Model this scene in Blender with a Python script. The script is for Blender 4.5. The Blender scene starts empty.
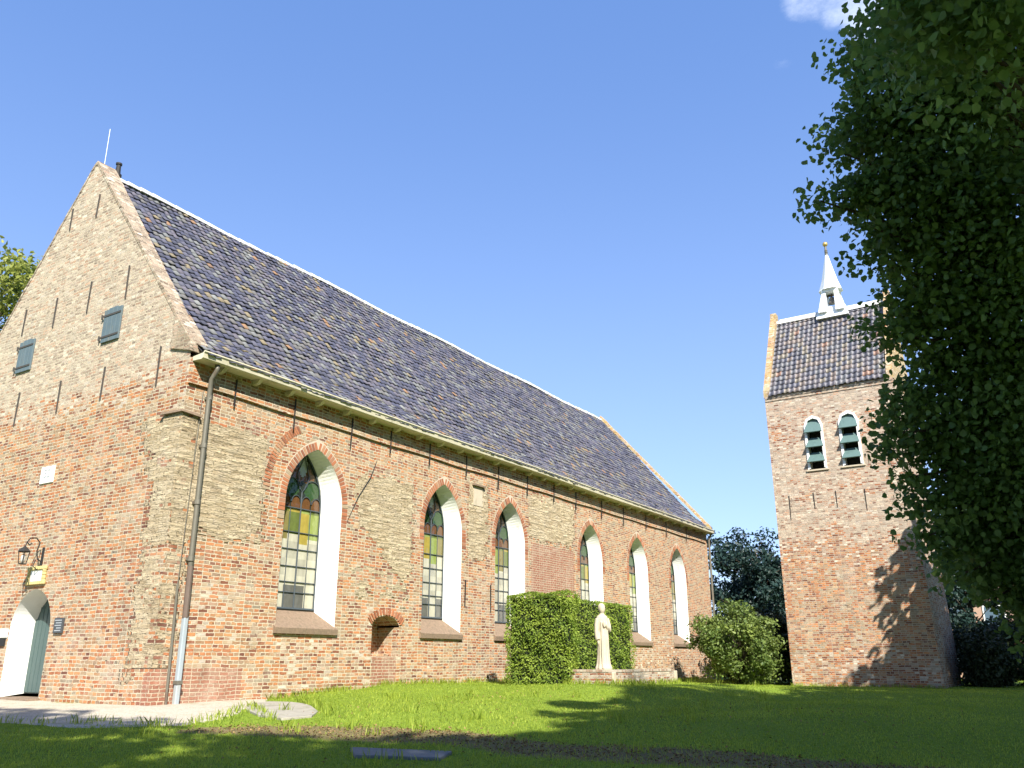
import bpy, bmesh, math, random
import numpy as np
from mathutils import Vector, Matrix, Quaternion
R = math.radians
rng = np.random.default_rng(7)
random.seed(7)
SC = bpy.context.scene
COL = SC.collection

# ------------------------------------------------------------------ camera, sky, sun, exposure
CAM = np.array([-11.117, -15.635, 0.86])
PITCH, YAW, FPX = R(18.045), R(32.632), 848.5
cd = bpy.data.cameras.new('camera'); cam = bpy.data.objects.new('camera', cd); COL.objects.link(cam)
cd.sensor_fit = 'HORIZONTAL'; cd.sensor_width = 36; cd.lens = FPX * 36 / 1024
cd.clip_start = 0.05; cd.clip_end = 3000
_F = Vector((math.cos(PITCH) * math.cos(YAW), math.cos(PITCH) * math.sin(YAW), math.sin(PITCH)))
_R = Vector((math.sin(YAW), -math.cos(YAW), 0)); _U = _R.cross(_F)
_M = Matrix((_R, _U, -_F)).transposed().to_4x4(); _M.translation = Vector(CAM)
cam.matrix_world = _M
SC.camera = cam

SUN_A, SUN_EL = R(43), R(41)
TO_SUN = Vector((-math.sin(SUN_A) * math.cos(SUN_EL), -math.cos(SUN_A) * math.cos(SUN_EL), math.sin(SUN_EL)))
sl = bpy.data.lights.new('sun', 'SUN'); sl.energy = 4.6; sl.angle = R(0.53); sl.color = (1.0, 0.945, 0.85)
so = bpy.data.objects.new('sun', sl); COL.objects.link(so)
so.rotation_euler = TO_SUN.to_track_quat('Z', 'Y').to_euler()

world = bpy.data.worlds.new('World'); SC.world = world; world.use_nodes = True
SC.view_settings.view_transform = 'Standard'; SC.view_settings.look = 'None'
SC.view_settings.gamma = 1.0; SC.view_settings.use_curve_mapping = False
SC.view_settings.exposure = 1.2


class NT:
    """tiny helper that writes node trees"""
    def __init__(s, tree): s.t = tree; s.t.nodes.clear()
    def n(s, kind, ins=None, **kw):
        nd = s.t.nodes.new(kind)
        for k, v in kw.items(): setattr(nd, k, v)
        for k, v in (ins or {}).items(): s.put(nd.inputs[k], v)
        return nd
    def put(s, sock, v):
        if isinstance(v, bpy.types.NodeSocket): s.t.links.new(v, sock)
        elif isinstance(v, (tuple, list)) and len(v) == 3 and sock.type == 'RGBA': sock.default_value = (*v, 1)
        else: sock.default_value = v
    def m(s, op, a, b=0.0, c=0.0, clamp=False):
        nd = s.n('ShaderNodeMath', operation=op, use_clamp=clamp)
        s.put(nd.inputs[0], a); s.put(nd.inputs[1], b); s.put(nd.inputs[2], c)
        return nd.outputs[0]
    def vm(s, op, a, b=(0, 0, 0)):
        nd = s.n('ShaderNodeVectorMath', operation=op); s.put(nd.inputs[0], a)
        if op == 'SCALE': s.put(nd.inputs[3], b)
        else: s.put(nd.inputs[1], b)
        return nd.outputs[1] if op in ('DOT_PRODUCT', 'LENGTH') else nd.outputs[0]
    def ss(s, x, a, b):
        nd = s.n('ShaderNodeMapRange', interpolation_type='SMOOTHSTEP')
        s.put(nd.inputs[0], x); nd.inputs[1].default_value = a; nd.inputs[2].default_value = b
        return nd.outputs[0]
    def mix(s, f, a, b, mode='MIX'):
        nd = s.n('ShaderNodeMix', data_type='RGBA', blend_type=mode)
        s.put(nd.inputs[0], f); s.put(nd.inputs[6], a); s.put(nd.inputs[7], b)
        return nd.outputs[2]
    def noise(s, vec, scale, detail=4, rough=0.55, col=False):
        nd = s.n('ShaderNodeTexNoise'); s.put(nd.inputs['Vector'], vec)
        nd.inputs['Scale'].default_value = scale; nd.inputs['Detail'].default_value = detail
        nd.inputs['Roughness'].default_value = rough
        return nd.outputs[1 if col else 0]
    def ramp(s, f, stops, const=False):
        nd = s.n('ShaderNodeValToRGB'); e = nd.color_ramp.elements
        nd.color_ramp.interpolation = 'CONSTANT' if const else 'LINEAR'
        while len(e) < len(stops): e.new(0.5)
        for q, (p, c) in zip(e, stops): q.position = p; q.color = (*c, 1)
        s.put(nd.inputs[0], f); return nd.outputs[0]
    def attr(s, name, out=2):
        return s.n('ShaderNodeAttribute', attribute_name=name).outputs[out]
    def obj(s): return s.n('ShaderNodeTexCoord').outputs['Object']
    def sep(s, v): return s.n('ShaderNodeSeparateXYZ', {0: v}).outputs
    def comb(s, x, y, z=0.0): return s.n('ShaderNodeCombineXYZ', {0: x, 1: y, 2: z}).outputs[0]
    def bump(s, h, strength=0.6, dist=0.02, normal=None):
        nd = s.n('ShaderNodeBump', {'Height': h, 'Strength': strength, 'Distance': dist})
        if normal is not None: s.put(nd.inputs['Normal'], normal)
        return nd.outputs[0]
    def out(s, col, rough=0.8, normal=None, metal=0.0, spec=0.4, trans=None, tw=0.35):
        b = s.n('ShaderNodeBsdfPrincipled', {'Base Color': col, 'Roughness': rough, 'Metallic': metal, 'Specular IOR Level': spec})
        if normal is not None: s.put(b.inputs['Normal'], normal)
        sh = b.outputs[0]
        if trans is not None:
            t = s.n('ShaderNodeBsdfTranslucent', {'Color': trans})
            mx = s.n('ShaderNodeMixShader', {0: tw, 1: sh, 2: t.outputs[0]}); sh = mx.outputs[0]
        o = s.n('ShaderNodeOutputMaterial'); s.t.links.new(sh, o.inputs[0])


# ---- sky: Nishita plus a few thin clouds fixed in the sky's own directions
w = NT(world.node_tree)
skyn = w.n('ShaderNodeTexSky', sky_type='NISHITA', sun_disc=False, sun_elevation=SUN_EL,
           sun_rotation=math.atan2(TO_SUN.x, TO_SUN.y), altitude=0.0, air_density=1.0, dust_density=0.1, ozone_density=1.6)
dirv = w.n('ShaderNodeTexCoord').outputs['Generated']


def skydir(az, el): return (math.cos(R(el)) * math.cos(R(az)), math.cos(R(el)) * math.sin(R(az)), math.sin(R(el)))


wisp = w.noise(w.vm('MULTIPLY', dirv, (1, 1, 1.9)), 9.0, 9, 0.66)
cloud = None
for az, el, c0, c1, amp in ((4.5, 38.5, 0.9982, 0.99985, 1.0), (-4.0, 41.5, 0.992, 0.9995, 1.0), (9.0, 40.4, 0.999, 0.99995, 0.8), (6.8, 39.4, 0.999, 0.99995, 0.8), (11.5, 37.3, 0.99975, 0.99999, 0.34),
                            (23.5, 32.0, 0.9998, 0.99999, 0.14), (19.7, 33.0, 0.9998, 0.99999, 0.14)):
    g = w.m('MULTIPLY', w.ss(w.vm('DOT_PRODUCT', dirv, skydir(az, el)), c0, c1), amp)
    cloud = g if cloud is None else w.m('MAXIMUM', cloud, g)
cl = w.m('MULTIPLY', w.ss(w.m('ADD', w.m('MULTIPLY', wisp, 1.1), w.m('MULTIPLY', cloud, 0.42)), 0.66, 1.15), w.ss(cloud, 0.0, 0.5))
up_ = w.sep(dirv)[2]
skyt = w.mix(0.74, skyn.outputs[0], w.mix(w.ss(up_, -0.02, 0.72), (1.48, 2.2, 4.05), (0.52, 1.1, 2.75)))
skyc = w.mix(w.m('MULTIPLY', cl, 0.72), skyt, (4.0, 4.4, 5.2))
bg = w.n('ShaderNodeBackground', {'Color': skyc, 'Strength': 0.13})
w.t.links.new(bg.outputs[0], w.n('ShaderNodeOutputWorld').inputs[0])


# ------------------------------------------------------------------ mesh helpers
class MB:
    def __init__(s): s.v = []; s.f = []; s.a = []
    def add(s, vs, fs, a=None):
        k = len(s.v); s.v += [tuple(v) for v in vs]; s.f += [tuple(i + k for i in f) for f in fs]
        s.a += [a if a is not None else 0.5] * len(fs)
    def quad(s, a, b, c, d, at=None): s.add((a, b, c, d), ((0, 1, 2, 3),), at)
    def box(s, lo, hi, at=None, bev=0.0):
        (x0, y0, z0), (x1, y1, z1) = lo, hi
        s.hexa([(x0, y0, z0), (x1, y0, z0), (x1, y1, z0), (x0, y1, z0), (x0, y0, z1), (x1, y0, z1), (x1, y1, z1), (x0, y1, z1)], at)
    def hexa(s, p, at=None):
        s.add(p, ((3, 2, 1, 0), (4, 5, 6, 7), (0, 1, 5, 4), (1, 2, 6, 5), (2, 3, 7, 6), (3, 0, 4, 7)), at)
    def tube(s, pts, rad, n=8, at=None, cap=True):
        pts = [Vector(p) for p in pts]; rr = rad if isinstance(rad, (list, tuple)) else [rad] * len(pts)
        vs = []; ref = None
        for i, p in enumerate(pts):
            t = (pts[min(i + 1, len(pts) - 1)] - pts[max(i - 1, 0)]).normalized()
            if ref is None: ref = t.orthogonal().normalized()
            ref = (ref - t * ref.dot(t)).normalized(); b = t.cross(ref)
            for k in range(n):
                q = 2 * math.pi * k / n; vs.append(p + (ref * math.cos(q) + b * math.sin(q)) * rr[i])
        fs = [(i * n + k, i * n + (k + 1) % n, (i + 1) * n + (k + 1) % n, (i + 1) * n + k) for i in range(len(pts) - 1) for k in range(n)]
        if cap: fs += [tuple(range(n - 1, -1, -1)), tuple((len(pts) - 1) * n + k for k in range(n))]
        s.add(vs, fs, at)
    def lathe(s, c, prof, n=16, at=None, axis=None):
        cx, cy, cz = c; vs = []
        for r_, z in prof:
            for k in range(n):
                q = 2 * math.pi * k / n; vs.append((cx + r_ * math.cos(q), cy + r_ * math.sin(q), cz + z))
        fs = [(i * n + k, i * n + (k + 1) % n, (i + 1) * n + (k + 1) % n, (i + 1) * n + k) for i in range(len(prof) - 1) for k in range(n)]
        fs += [tuple(range(n - 1, -1, -1)), tuple((len(prof) - 1) * n + k for k in range(n))]
        s.add(vs, fs, at)
    def build(s, name, mat, parent=None, smooth=False, attr=None, bevel=0.0):
        me = bpy.data.meshes.new(name); me.from_pydata(s.v, [], s.f); me.materials.append(mat)
        if attr: me.attributes.new(attr, 'FLOAT', 'FACE').data.foreach_set('value', [float(x) for x in s.a])
        if smooth: me.polygons.foreach_set('use_smooth', [True] * len(me.polygons))
        me.update(); o = bpy.data.objects.new(name, me); COL.objects.link(o)
        if parent is not None: o.parent = parent
        if bevel:
            b = o.modifiers.new('bevel', 'BEVEL'); b.width = bevel; b.segments = 2; b.limit_method = 'ANGLE'
        return o


def npmesh(name, verts, faces, mat, parent=None, attrs=None, fattrs=None, smooth=False):
    """verts (n,3), faces (m,k) numpy arrays"""
    me = bpy.data.meshes.new(name); n, (m, k) = len(verts), faces.shape
    me.vertices.add(n); me.vertices.foreach_set('co', np.asarray(verts, np.float32).ravel())
    me.loops.add(m * k); me.loops.foreach_set('vertex_index', faces.astype(np.int32).ravel())
    me.polygons.add(m); me.polygons.foreach_set('loop_start', np.arange(0, m * k, k, dtype=np.int32))
    me.polygons.foreach_set('loop_total', np.full(m, k, np.int32))
    if smooth: me.polygons.foreach_set('use_smooth', np.ones(m, bool))
    me.materials.append(mat)
    for a, val in (attrs or {}).items(): me.attributes.new(a, 'FLOAT', 'POINT').data.foreach_set('value', np.asarray(val, np.float32))
    for a, val in (fattrs or {}).items(): me.attributes.new(a, 'FLOAT', 'FACE').data.foreach_set('value', np.asarray(val, np.float32))
    me.update(calc_edges=True); me.validate()
    o = bpy.data.objects.new(name, me); COL.objects.link(o)
    if parent is not None: o.parent = parent
    return o


def tag(o, label=None, cat=None, group=None, kind=None):
    if label: o['label'] = label
    if cat: o['category'] = cat
    if group: o['group'] = group
    if kind: o['kind'] = kind
    return o


def empty(name, label, cat, loc=(0, 0, 0), group=None):
    o = bpy.data.objects.new(name, None); o.location = loc; o.empty_display_size = 0.3; COL.objects.link(o)
    return tag(o, label, cat, group)


# ------------------------------------------------------------------ materials
def mat(name):
    m_ = bpy.data.materials.new(name); m_.use_nodes = True
    return m_, NT(m_.node_tree)


def plain(name, col, rough=0.7, var=0.12, scale=6.0, bump=0.0, spec=0.4, metal=0.0, stain=None, bscale=60):
    m_, t = mat(name); v = t.obj()
    nz = t.noise(v, scale, 6, 0.6)
    c = t.mix(nz, tuple(x * (1 - var) for x in col), tuple(min(1, x * (1 + var)) for x in col))
    if stain: c = t.mix(t.ss(t.noise(t.vm('MULTIPLY', v, (1, 1, 0.4)), scale * 0.7, 6, 0.7), 0.5, 0.75), c, stain)
    nrm = t.bump(t.noise(v, bscale, 5, 0.65), 0.5, bump) if bump else None
    t.out(c, rough, nrm, metal, spec); return m_


RED = [(0.0, (0.11, 0.06, 0.045)), (0.14, (0.22, 0.09, 0.058)), (0.28, (0.38, 0.145, 0.066)), (0.42, (0.48, 0.21, 0.092)), (0.54, (0.42, 0.23, 0.115)), (0.66, (0.29, 0.20, 0.135)), (0.78, (0.46, 0.32, 0.195)), (0.9, (0.30, 0.25, 0.18)), (1.0, (0.17, 0.145, 0.115))]
PALE = [(0.0, (0.242, 0.172, 0.135)), (0.2, (0.352, 0.278, 0.216)), (0.42, (0.517, 0.433, 0.339)), (0.6, (0.396, 0.311, 0.246)), (0.75, (0.418, 0.261, 0.181)), (0.88, (0.594, 0.522, 0.433)), (1.0, (0.286, 0.233, 0.199))]
COPE = [(0.0, (0.12, 0.09, 0.07)), (0.3, (0.26, 0.19, 0.14)), (0.6, (0.34, 0.27, 0.20)), (0.8, (0.28, 0.18, 0.12)), (1.0, (0.22, 0.18, 0.13))]
NEWB = [(0.0, (0.27, 0.115, 0.075)), (0.5, (0.34, 0.145, 0.09)), (1.0, (0.30, 0.16, 0.105))]


def brick(name, palette=RED, bw=0.24, bh=0.079, mortar=(0.60, 0.52, 0.38), pale_bias=0.08, grime=0.6, mort=0.0125, high_pale=None, lichen=0.0, band=0.0):
    m_, t = mat(name); v = t.obj(); x, y, z = t.sep(v)
    nrm = t.sep(t.n('ShaderNodeNewGeometry').outputs['True Normal'])
    side = t.m('GREATER_THAN', t.m('ABSOLUTE', nrm[0]), 0.7)
    u = t.m('ADD', t.m('MULTIPLY', x, t.m('SUBTRACT', 1.0, side)), t.m('MULTIPLY', y, side))
    top = t.m('GREATER_THAN', t.m('ABSOLUTE', nrm[2]), 0.92)
    zz = t.m('ADD', t.m('MULTIPLY', z, t.m('SUBTRACT', 1.0, top)), t.m('MULTIPLY', y, top))
    wz = t.m('MULTIPLY', t.m('SUBTRACT', t.noise(v, 0.9, 3), 0.5), 0.075)
    wz2 = t.m('MULTIPLY', t.m('SUBTRACT', t.noise(v, 8.0, 4, 0.65), 0.5), 0.045)
    wu = t.m('MULTIPLY', t.m('SUBTRACT', t.noise(v, 5.3, 2), 0.5), 0.05)
    uv = t.comb(t.m('ADD', u, wu), t.m('ADD', zz, t.m('ADD', wz, wz2)))
    def bricks(w_, h_, mm):
        b = t.n('ShaderNodeTexBrick', {'Vector': uv, 'Color1': (0, 0, 0), 'Color2': (1, 1, 1), 'Mortar': (0.5, 0.5, 0.5), 'Scale': 1.0, 'Mortar Size': mm, 'Mortar Smooth': 0.35, 'Bias': 0.0, 'Brick Width': w_, 'Row Height': h_})
        b.offset = 0.5; b.squash = 0.62; b.squash_frequency = 2
        return b.outputs[0], b.outputs[1]
    rnd, gap = bricks(bw, bh, mort)
    us_ = t.sep(uv); cell = t.vm('ADD', t.comb(t.m('MULTIPLY', t.m('FLOOR', t.m('DIVIDE', us_[0], bw * .5)), bw * .5), t.m('MULTIPLY', t.m('FLOOR', t.m('DIVIDE', us_[1], bh)), bh), t.m('MULTIPLY', side, 7.3)), (3.1, 1.7, 0))
    cmid = t.noise(cell, 1.7, 6, 0.72)
    big = t.noise(v, 0.35, 5, 0.6); mid = t.noise(v, 1.7, 5, 0.65); fine = t.noise(v, 26, 5, 0.7)
    gap = t.m('MULTIPLY', gap, t.ss(t.noise(v, 4.1, 5, 0.65), 0.25, 0.5))
    f = t.m('ADD', t.m('MULTIPLY', rnd, 0.84), t.m('MULTIPLY', mid, 0.16))
    red = t.ramp(f, palette); pale = t.ramp(f, PALE); neu = t.ramp(rnd, NEWB)
    tu = t.attr('tuff'); pa = t.attr('pale'); ne = t.attr('new'); ye = t.attr('yellow')
    ragged = t.m('ADD', t.m('MULTIPLY', t.m('SUBTRACT', cmid, 0.5), 1.5), t.m('MULTIPLY', t.m('SUBTRACT', rnd, 0.5), 0.6))
    pm = t.m('ADD', t.m('ADD', pa, pale_bias), t.m('ADD', ragged, t.m('MULTIPLY', t.m('SUBTRACT', big, 0.5), 0.9)))
    if high_pale: pm = t.m('ADD', pm, t.m('MULTIPLY', t.ss(z, *high_pale), 0.4))
    pm = t.ss(pm, 0.40, 0.60)
    c = t.mix(pm, red, pale)
    # whole-brick tint from a second random number
    tint = t.n('ShaderNodeTexWhiteNoise', {'Vector': t.comb(rnd, rnd, 0.3)}, noise_dimensions='3D').outputs[0]
    c = t.mix(0.45, c, t.mix(tint, (0.5, 0.49, 0.5), (1.42, 1.38, 1.25)), 'MULTIPLY')
    nm = t.ss(ne, 0.45, 0.55)
    c = t.mix(nm, c, neu)
    # tuff stone: rough buff blocks in irregular courses
    suv = t.comb(t.m('ADD', u, t.m('MULTIPLY', wu, 2.2)), t.m('ADD', zz, t.m('ADD', wz, t.m('MULTIPLY', wz2, 1.25))))
    tb = t.n('ShaderNodeTexBrick', {'Vector': suv, 'Color1': (0, 0, 0), 'Color2': (1, 1, 1), 'Mortar': (0.55, 0.55, 0.55), 'Scale': 1.0, 'Mortar Size': 0.014, 'Mortar Smooth': 0.8, 'Brick Width': 0.31, 'Row Height': 0.098})
    tb.offset = 0.43
    layer = t.noise(t.vm('MULTIPLY', v, (1.3, 1.3, 7)), 1.9, 7, 0.72)
    layer2 = t.noise(t.vm('MULTIPLY', v, (3, 3, 6)), 4.5, 6, 0.72)
    tf = t.m('ADD', t.m('MULTIPLY', tb.outputs[0], 0.45), t.m('MULTIPLY', layer2, 0.6))
    tuff = t.ramp(tf, [(0.15, (0.34, 0.25, 0.15)), (0.36, (0.54, 0.425, 0.265)), (0.58, (0.67, 0.545, 0.355)), (0.85, (0.75, 0.63, 0.44))])
    crk = t.m('MAXIMUM', t.ss(layer, 0.36, 0.29), t.m('MULTIPLY', tb.outputs[1], t.ss(layer2, 0.5, 0.40)))
    tuff = t.mix(t.m('MULTIPLY', crk, 0.85), tuff, (0.085, 0.065, 0.045))
    tuff = t.mix(t.m('MULTIPLY', t.ss(mid, 0.5, 0.75), 0.3), tuff, (0.50, 0.40, 0.22))
    tm = t.ss(t.m('ADD', tu, t.m('ADD', t.m('MULTIPLY', t.m('SUBTRACT', t.noise(t.vm('MULTIPLY', cell, (1, 2.0, 1)), 1.6, 7, 0.74), 0.5), 1.8), t.m('MULTIPLY', t.m('SUBTRACT', rnd, 0.5), 0.30))), 0.47, 0.52)
    # mortar
    mcol = t.mix(t.noise(v, 9, 4), tuple(q * 0.8 for q in mortar), tuple(min(0.7, q * 1.12) for q in mortar))
    gsel = t.m('MULTIPLY', gap, t.m('SUBTRACT', 1.0, t.m('MULTIPLY', nm, 0.25)))
    c = t.mix(gsel, c, mcol)
    c = t.mix(tm, c, t.mix(t.m('MULTIPLY', t.m('MULTIPLY', tb.outputs[1], t.ss(layer2, 0.48, 0.58)), 0.6), tuff, (0.58, 0.51, 0.38)))
    # weather: lime bloom, dark crust, missing joints with their shadow painted in dark
    bloom = t.m('MULTIPLY', t.ss(t.m('ADD', t.m('MULTIPLY', t.noise(v, 1.15, 8, 0.76), 0.6), t.m('MULTIPLY', t.noise(cell, 2.1, 6, 0.75), 0.4)), 0.47, 0.66), 0.5)
    c = t.mix(bloom, c, (0.56, 0.48, 0.37))
    crust = t.m('MULTIPLY', t.ss(t.noise(t.vm('MULTIPLY', v, (1, 1, 0.35)), 1.3, 7, 0.72), 0.55, 0.8), grime)
    c = t.mix(t.m('MULTIPLY', crust, t.m('SUBTRACT', 1.0, t.m('MULTIPLY', tm, 0.6))), c, (0.16, 0.122, 0.085))
    hole = t.m('MULTIPLY', t.ss(t.noise(t.vm('MULTIPLY', v, (1, 1, 2.6)), 7.5, 4, 0.55), 0.655, 0.70), t.m('SUBTRACT', 1.0, nm))
    c = t.mix(t.m('MULTIPLY', hole, 0.8), c, (0.05, 0.038, 0.03))
    if lichen: ye = t.m('ADD', ye, lichen)
    c = t.mix(t.m('MULTIPLY', t.ss(t.m('ADD', ye, t.m('SUBTRACT', t.noise(v, 4.5, 6, 0.7), 0.5)), 0.35, 0.7), 0.8), c, (0.40, 0.31, 0.10))
    c = t.mix(0.5, c, t.mix(fine, (0.7, 0.7, 0.7), (1.25, 1.25, 1.25)), 'MULTIPLY')
    hb = t.m('ADD', t.m('MULTIPLY', t.m('SUBTRACT', 1.0, gap), 0.55), t.m('ADD', t.m('MULTIPLY', fine, 0.35), t.m('MULTIPLY', tint, 0.3)))
    ht = t.m('ADD', t.m('MULTIPLY', t.ss(layer, 0.28, 0.6), 1.4), t.m('ADD', t.m('MULTIPLY', layer2, 1.3), t.m('ADD', t.m('MULTIPLY', tb.outputs[0], 0.7), t.m('MULTIPLY', t.m('SUBTRACT', 1.0, crk), 1.0))))
    hh = t.m('ADD', t.m('MULTIPLY', hb, t.m('SUBTRACT', 1.0, tm)), t.m('MULTIPLY', ht, tm))
    hh = t.m('SUBTRACT', hh, t.m('MULTIPLY', hole, 1.2))
    hh = t.m('ADD', hh, t.m('MULTIPLY', mid, 1.2))
    t.out(c, 0.9, t.bump(hh, 1.0, 0.034), spec=0.2)
    return m_


M = {}
M['brick'] = brick('church_brick')
M['tower_brick'] = brick('tower_brick', bw=0.25, bh=0.085, pale_bias=0.38, high_pale=(2.0, 9.0), grime=0.5, mortar=(0.50, 0.42, 0.33))
M['coping'] = brick('coping_brick', palette=COPE, pale_bias=0.4, lichen=0.26, grime=1.0, mortar=(0.42, 0.36, 0.26))
M['yellow_coping'] = brick('lichen_coping', pale_bias=0.5, lichen=0.5, grime=0.3)
M['low_brick'] = brick('garden_brick', pale_bias=0.6, grime=0.3, bw=0.22, bh=0.07, mortar=(0.5, 0.45, 0.37))


def facemat(name, stops, rough, spec=0.5, bscale=40, bump=0.004, dirt=None):
    m_, t = mat(name); v = t.obj(); a = t.attr('rnd')
    c = t.ramp(a, stops, const=True)
    c = t.mix(0.55, c, t.mix(t.noise(v, 9, 6, 0.65), (0.6, 0.6, 0.6), (1.4, 1.4, 1.4)), 'MULTIPLY')
    if dirt: c = t.mix(t.m('MULTIPLY', t.ss(t.noise(v, 1.1, 7, 0.7), 0.52, 0.75), 0.5), c, dirt)
    t.out(c, rough, t.bump(t.noise(v, bscale, 4), 0.4, bump), spec=spec); return m_


TILE = [(0.0, (0.085, 0.086, 0.122)), (0.2, (0.117, 0.114, 0.144)), (0.4, (0.076, 0.076, 0.099)), (0.55, (0.142, 0.129, 0.151)), (0.7, (0.160, 0.151, 0.139)), (0.82, (0.188, 0.190, 0.181)), (0.93, (0.244, 0.200, 0.123)), (0.975, (0.300, 0.180, 0.099)), (0.987, (0.244, 0.246, 0.231))]
M['tile'] = facemat('glazed_roof_tile', TILE, 0.34, 0.55, dirt=(0.105, 0.09, 0.085))
TILE2 = [(0.0, (0.105, 0.105, 0.131)), (0.25, (0.154, 0.140, 0.152)), (0.45, (0.091, 0.091, 0.109)), (0.6, (0.182, 0.147, 0.131)), (0.72, (0.140, 0.140, 0.152)), (0.85, (0.210, 0.182, 0.145)), (0.95, (0.238, 0.140, 0.102))]
M['tower_tile'] = facemat('tower_pantile', TILE2, 0.5, 0.4, dirt=(0.12, 0.11, 0.08))
M['voussoir'] = facemat('arch_brick', [(0, (0.30, 0.115, 0.06)), (0.2, (0.38, 0.15, 0.075)), (0.45, (0.34, 0.17, 0.10)), (0.65, (0.24, 0.10, 0.06)), (0.8, (0.40, 0.22, 0.13)), (0.93, (0.35, 0.27, 0.18))], 0.9, 0.2, 90, 0.006)
M['mortar'] = plain('lime_mortar', (0.50, 0.43, 0.33), 0.95, 0.2, 14, 0.006)
M['white'] = plain('white_plaster', (0.78, 0.78, 0.74), 0.85, 0.08, 3, 0.012, 0.2, stain=(0.60, 0.58, 0.50), bscale=18)
M['white_paint'] = plain('white_paint', (0.78, 0.79, 0.78), 0.5, 0.05, 5, stain=(0.62, 0.64, 0.60))
M['ridge_white'] = plain('whitewashed_ridge', (0.74, 0.73, 0.70), 0.85, 0.14, 4, 0.01, 0.2, stain=(0.45, 0.43, 0.38))
M['cream'] = plain('cream_gutter_paint', (0.62, 0.57, 0.42), 0.55, 0.12, 3, stain=(0.30, 0.27, 0.17))
M['zinc'] = plain('grey_zinc', (0.16, 0.15, 0.12), 0.5, 0.2, 6, stain=(0.13, 0.085, 0.06), metal=0.2)
M['pipe'] = plain('brown_pipe', (0.135, 0.10, 0.08), 0.6, 0.25, 5, stain=(0.12, 0.06, 0.04))
M['guard'] = plain('pale_pipe_guard', (0.33, 0.38, 0.41), 0.5, 0.12, 4, stain=(0.36, 0.36, 0.33))
M['iron'] = plain('wrought_iron', (0.022, 0.021, 0.02), 0.65, 0.3, 12, 0.003, stain=(0.07, 0.035, 0.02))
M['iron_grey'] = plain('weathered_iron', (0.06, 0.055, 0.05), 0.75, 0.3, 9, 0.003, stain=(0.10, 0.05, 0.03))
M['teal'] = plain('teal_paint', (0.06, 0.10, 0.095), 0.5, 0.15, 5, stain=(0.055, 0.10, 0.10))
M['louvre'] = plain('pale_teal_paint', (0.10, 0.165, 0.155), 0.5, 0.12, 5, stain=(0.075, 0.125, 0.12))
M['shutter'] = plain('blue_grey_paint', (0.105, 0.145, 0.165), 0.6, 0.2, 6, stain=(0.16, 0.17, 0.15))
M['lead'] = plain('window_lead', (0.045, 0.06, 0.07), 0.6, 0.15, 8)
M['sill'] = plain('brick_sill', (0.23, 0.165, 0.115), 0.9, 0.5, 16, 0.02, 0.2, stain=(0.13, 0.115, 0.075))
M['stone'] = plain('pale_sandstone', (0.50, 0.43, 0.325), 0.9, 0.14, 7, 0.008, 0.2, stain=(0.36, 0.31, 0.22), bscale=70)
M['grey_stone'] = plain('grey_flagstone', (0.33, 0.305, 0.25), 0.9, 0.35, 4, 0.015, 0.2, stain=(0.17, 0.17, 0.10))
M['blue_stone'] = plain('blue_grey_slab', (0.15, 0.16, 0.165), 0.8, 0.25, 6, 0.006, stain=(0.10, 0.11, 0.09))
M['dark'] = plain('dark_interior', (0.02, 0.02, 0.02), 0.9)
M['sign_dark'] = plain('dark_sign', (0.06, 0.065, 0.07), 0.5)
M['sign_text'] = plain('sign_lettering', (0.36, 0.38, 0.40), 0.6)
M['ink'] = plain('black_ink', (0.03, 0.03, 0.07), 0.6)
M['gold'] = plain('gilded_ball', (0.62, 0.42, 0.13), 0.35, 0.15, 6, metal=0.6)
M['yellow_stone'] = plain('yellow_painted_stone', (0.52, 0.43, 0.19), 0.85, 0.3, 18, 0.01, stain=(0.25, 0.18, 0.07))
M['bronze'] = plain('old_bronze', (0.17, 0.15, 0.13), 0.45, 0.2, 8, metal=0.5)
M['bark'] = plain('bark', (0.075, 0.058, 0.042), 0.95, 0.35, 9, 0.03, 0.1, bscale=22)
M['soil'] = plain('hedge_core', (0.012, 0.018, 0.007), 1.0)


def leafmat(name, a, b, tr, tw=0.35, rough=0.5, spec=0.35):
    m_, t = mat(name); r_ = t.attr('rnd')
    c = t.mix(r_, a, b)
    t.out(c, rough, None, spec=spec, trans=t.mix(r_, tuple(x * tr for x in a), tuple(x * tr for x in b)), tw=tw); return m_


M['linden'] = leafmat('linden_leaf', (0.062, 0.115, 0.03), (0.145, 0.215, 0.052), 1.6, 0.42)
M['hedge'] = leafmat('yew_leaf', (0.10, 0.175, 0.018), (0.34, 0.43, 0.06), 1.2, 0.35, 0.6)
M['bush'] = leafmat('bush_leaf', (0.075, 0.125, 0.028), (0.24, 0.30, 0.07), 1.2, 0.3)
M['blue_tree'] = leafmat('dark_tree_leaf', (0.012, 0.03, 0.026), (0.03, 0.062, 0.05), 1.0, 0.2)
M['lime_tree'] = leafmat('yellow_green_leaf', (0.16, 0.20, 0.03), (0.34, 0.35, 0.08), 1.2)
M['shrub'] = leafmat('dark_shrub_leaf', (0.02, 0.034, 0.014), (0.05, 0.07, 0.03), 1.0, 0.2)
M['grass'] = leafmat('grass_blade', (0.17, 0.265, 0.02), (0.43, 0.50, 0.075), 1.3, 0.45, 0.55, 0.25)
M['dry'] = leafmat('dry_leaf', (0.14, 0.075, 0.035), (0.38, 0.25, 0.12), 0.6, 0.15, 0.8, 0.1)

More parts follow.
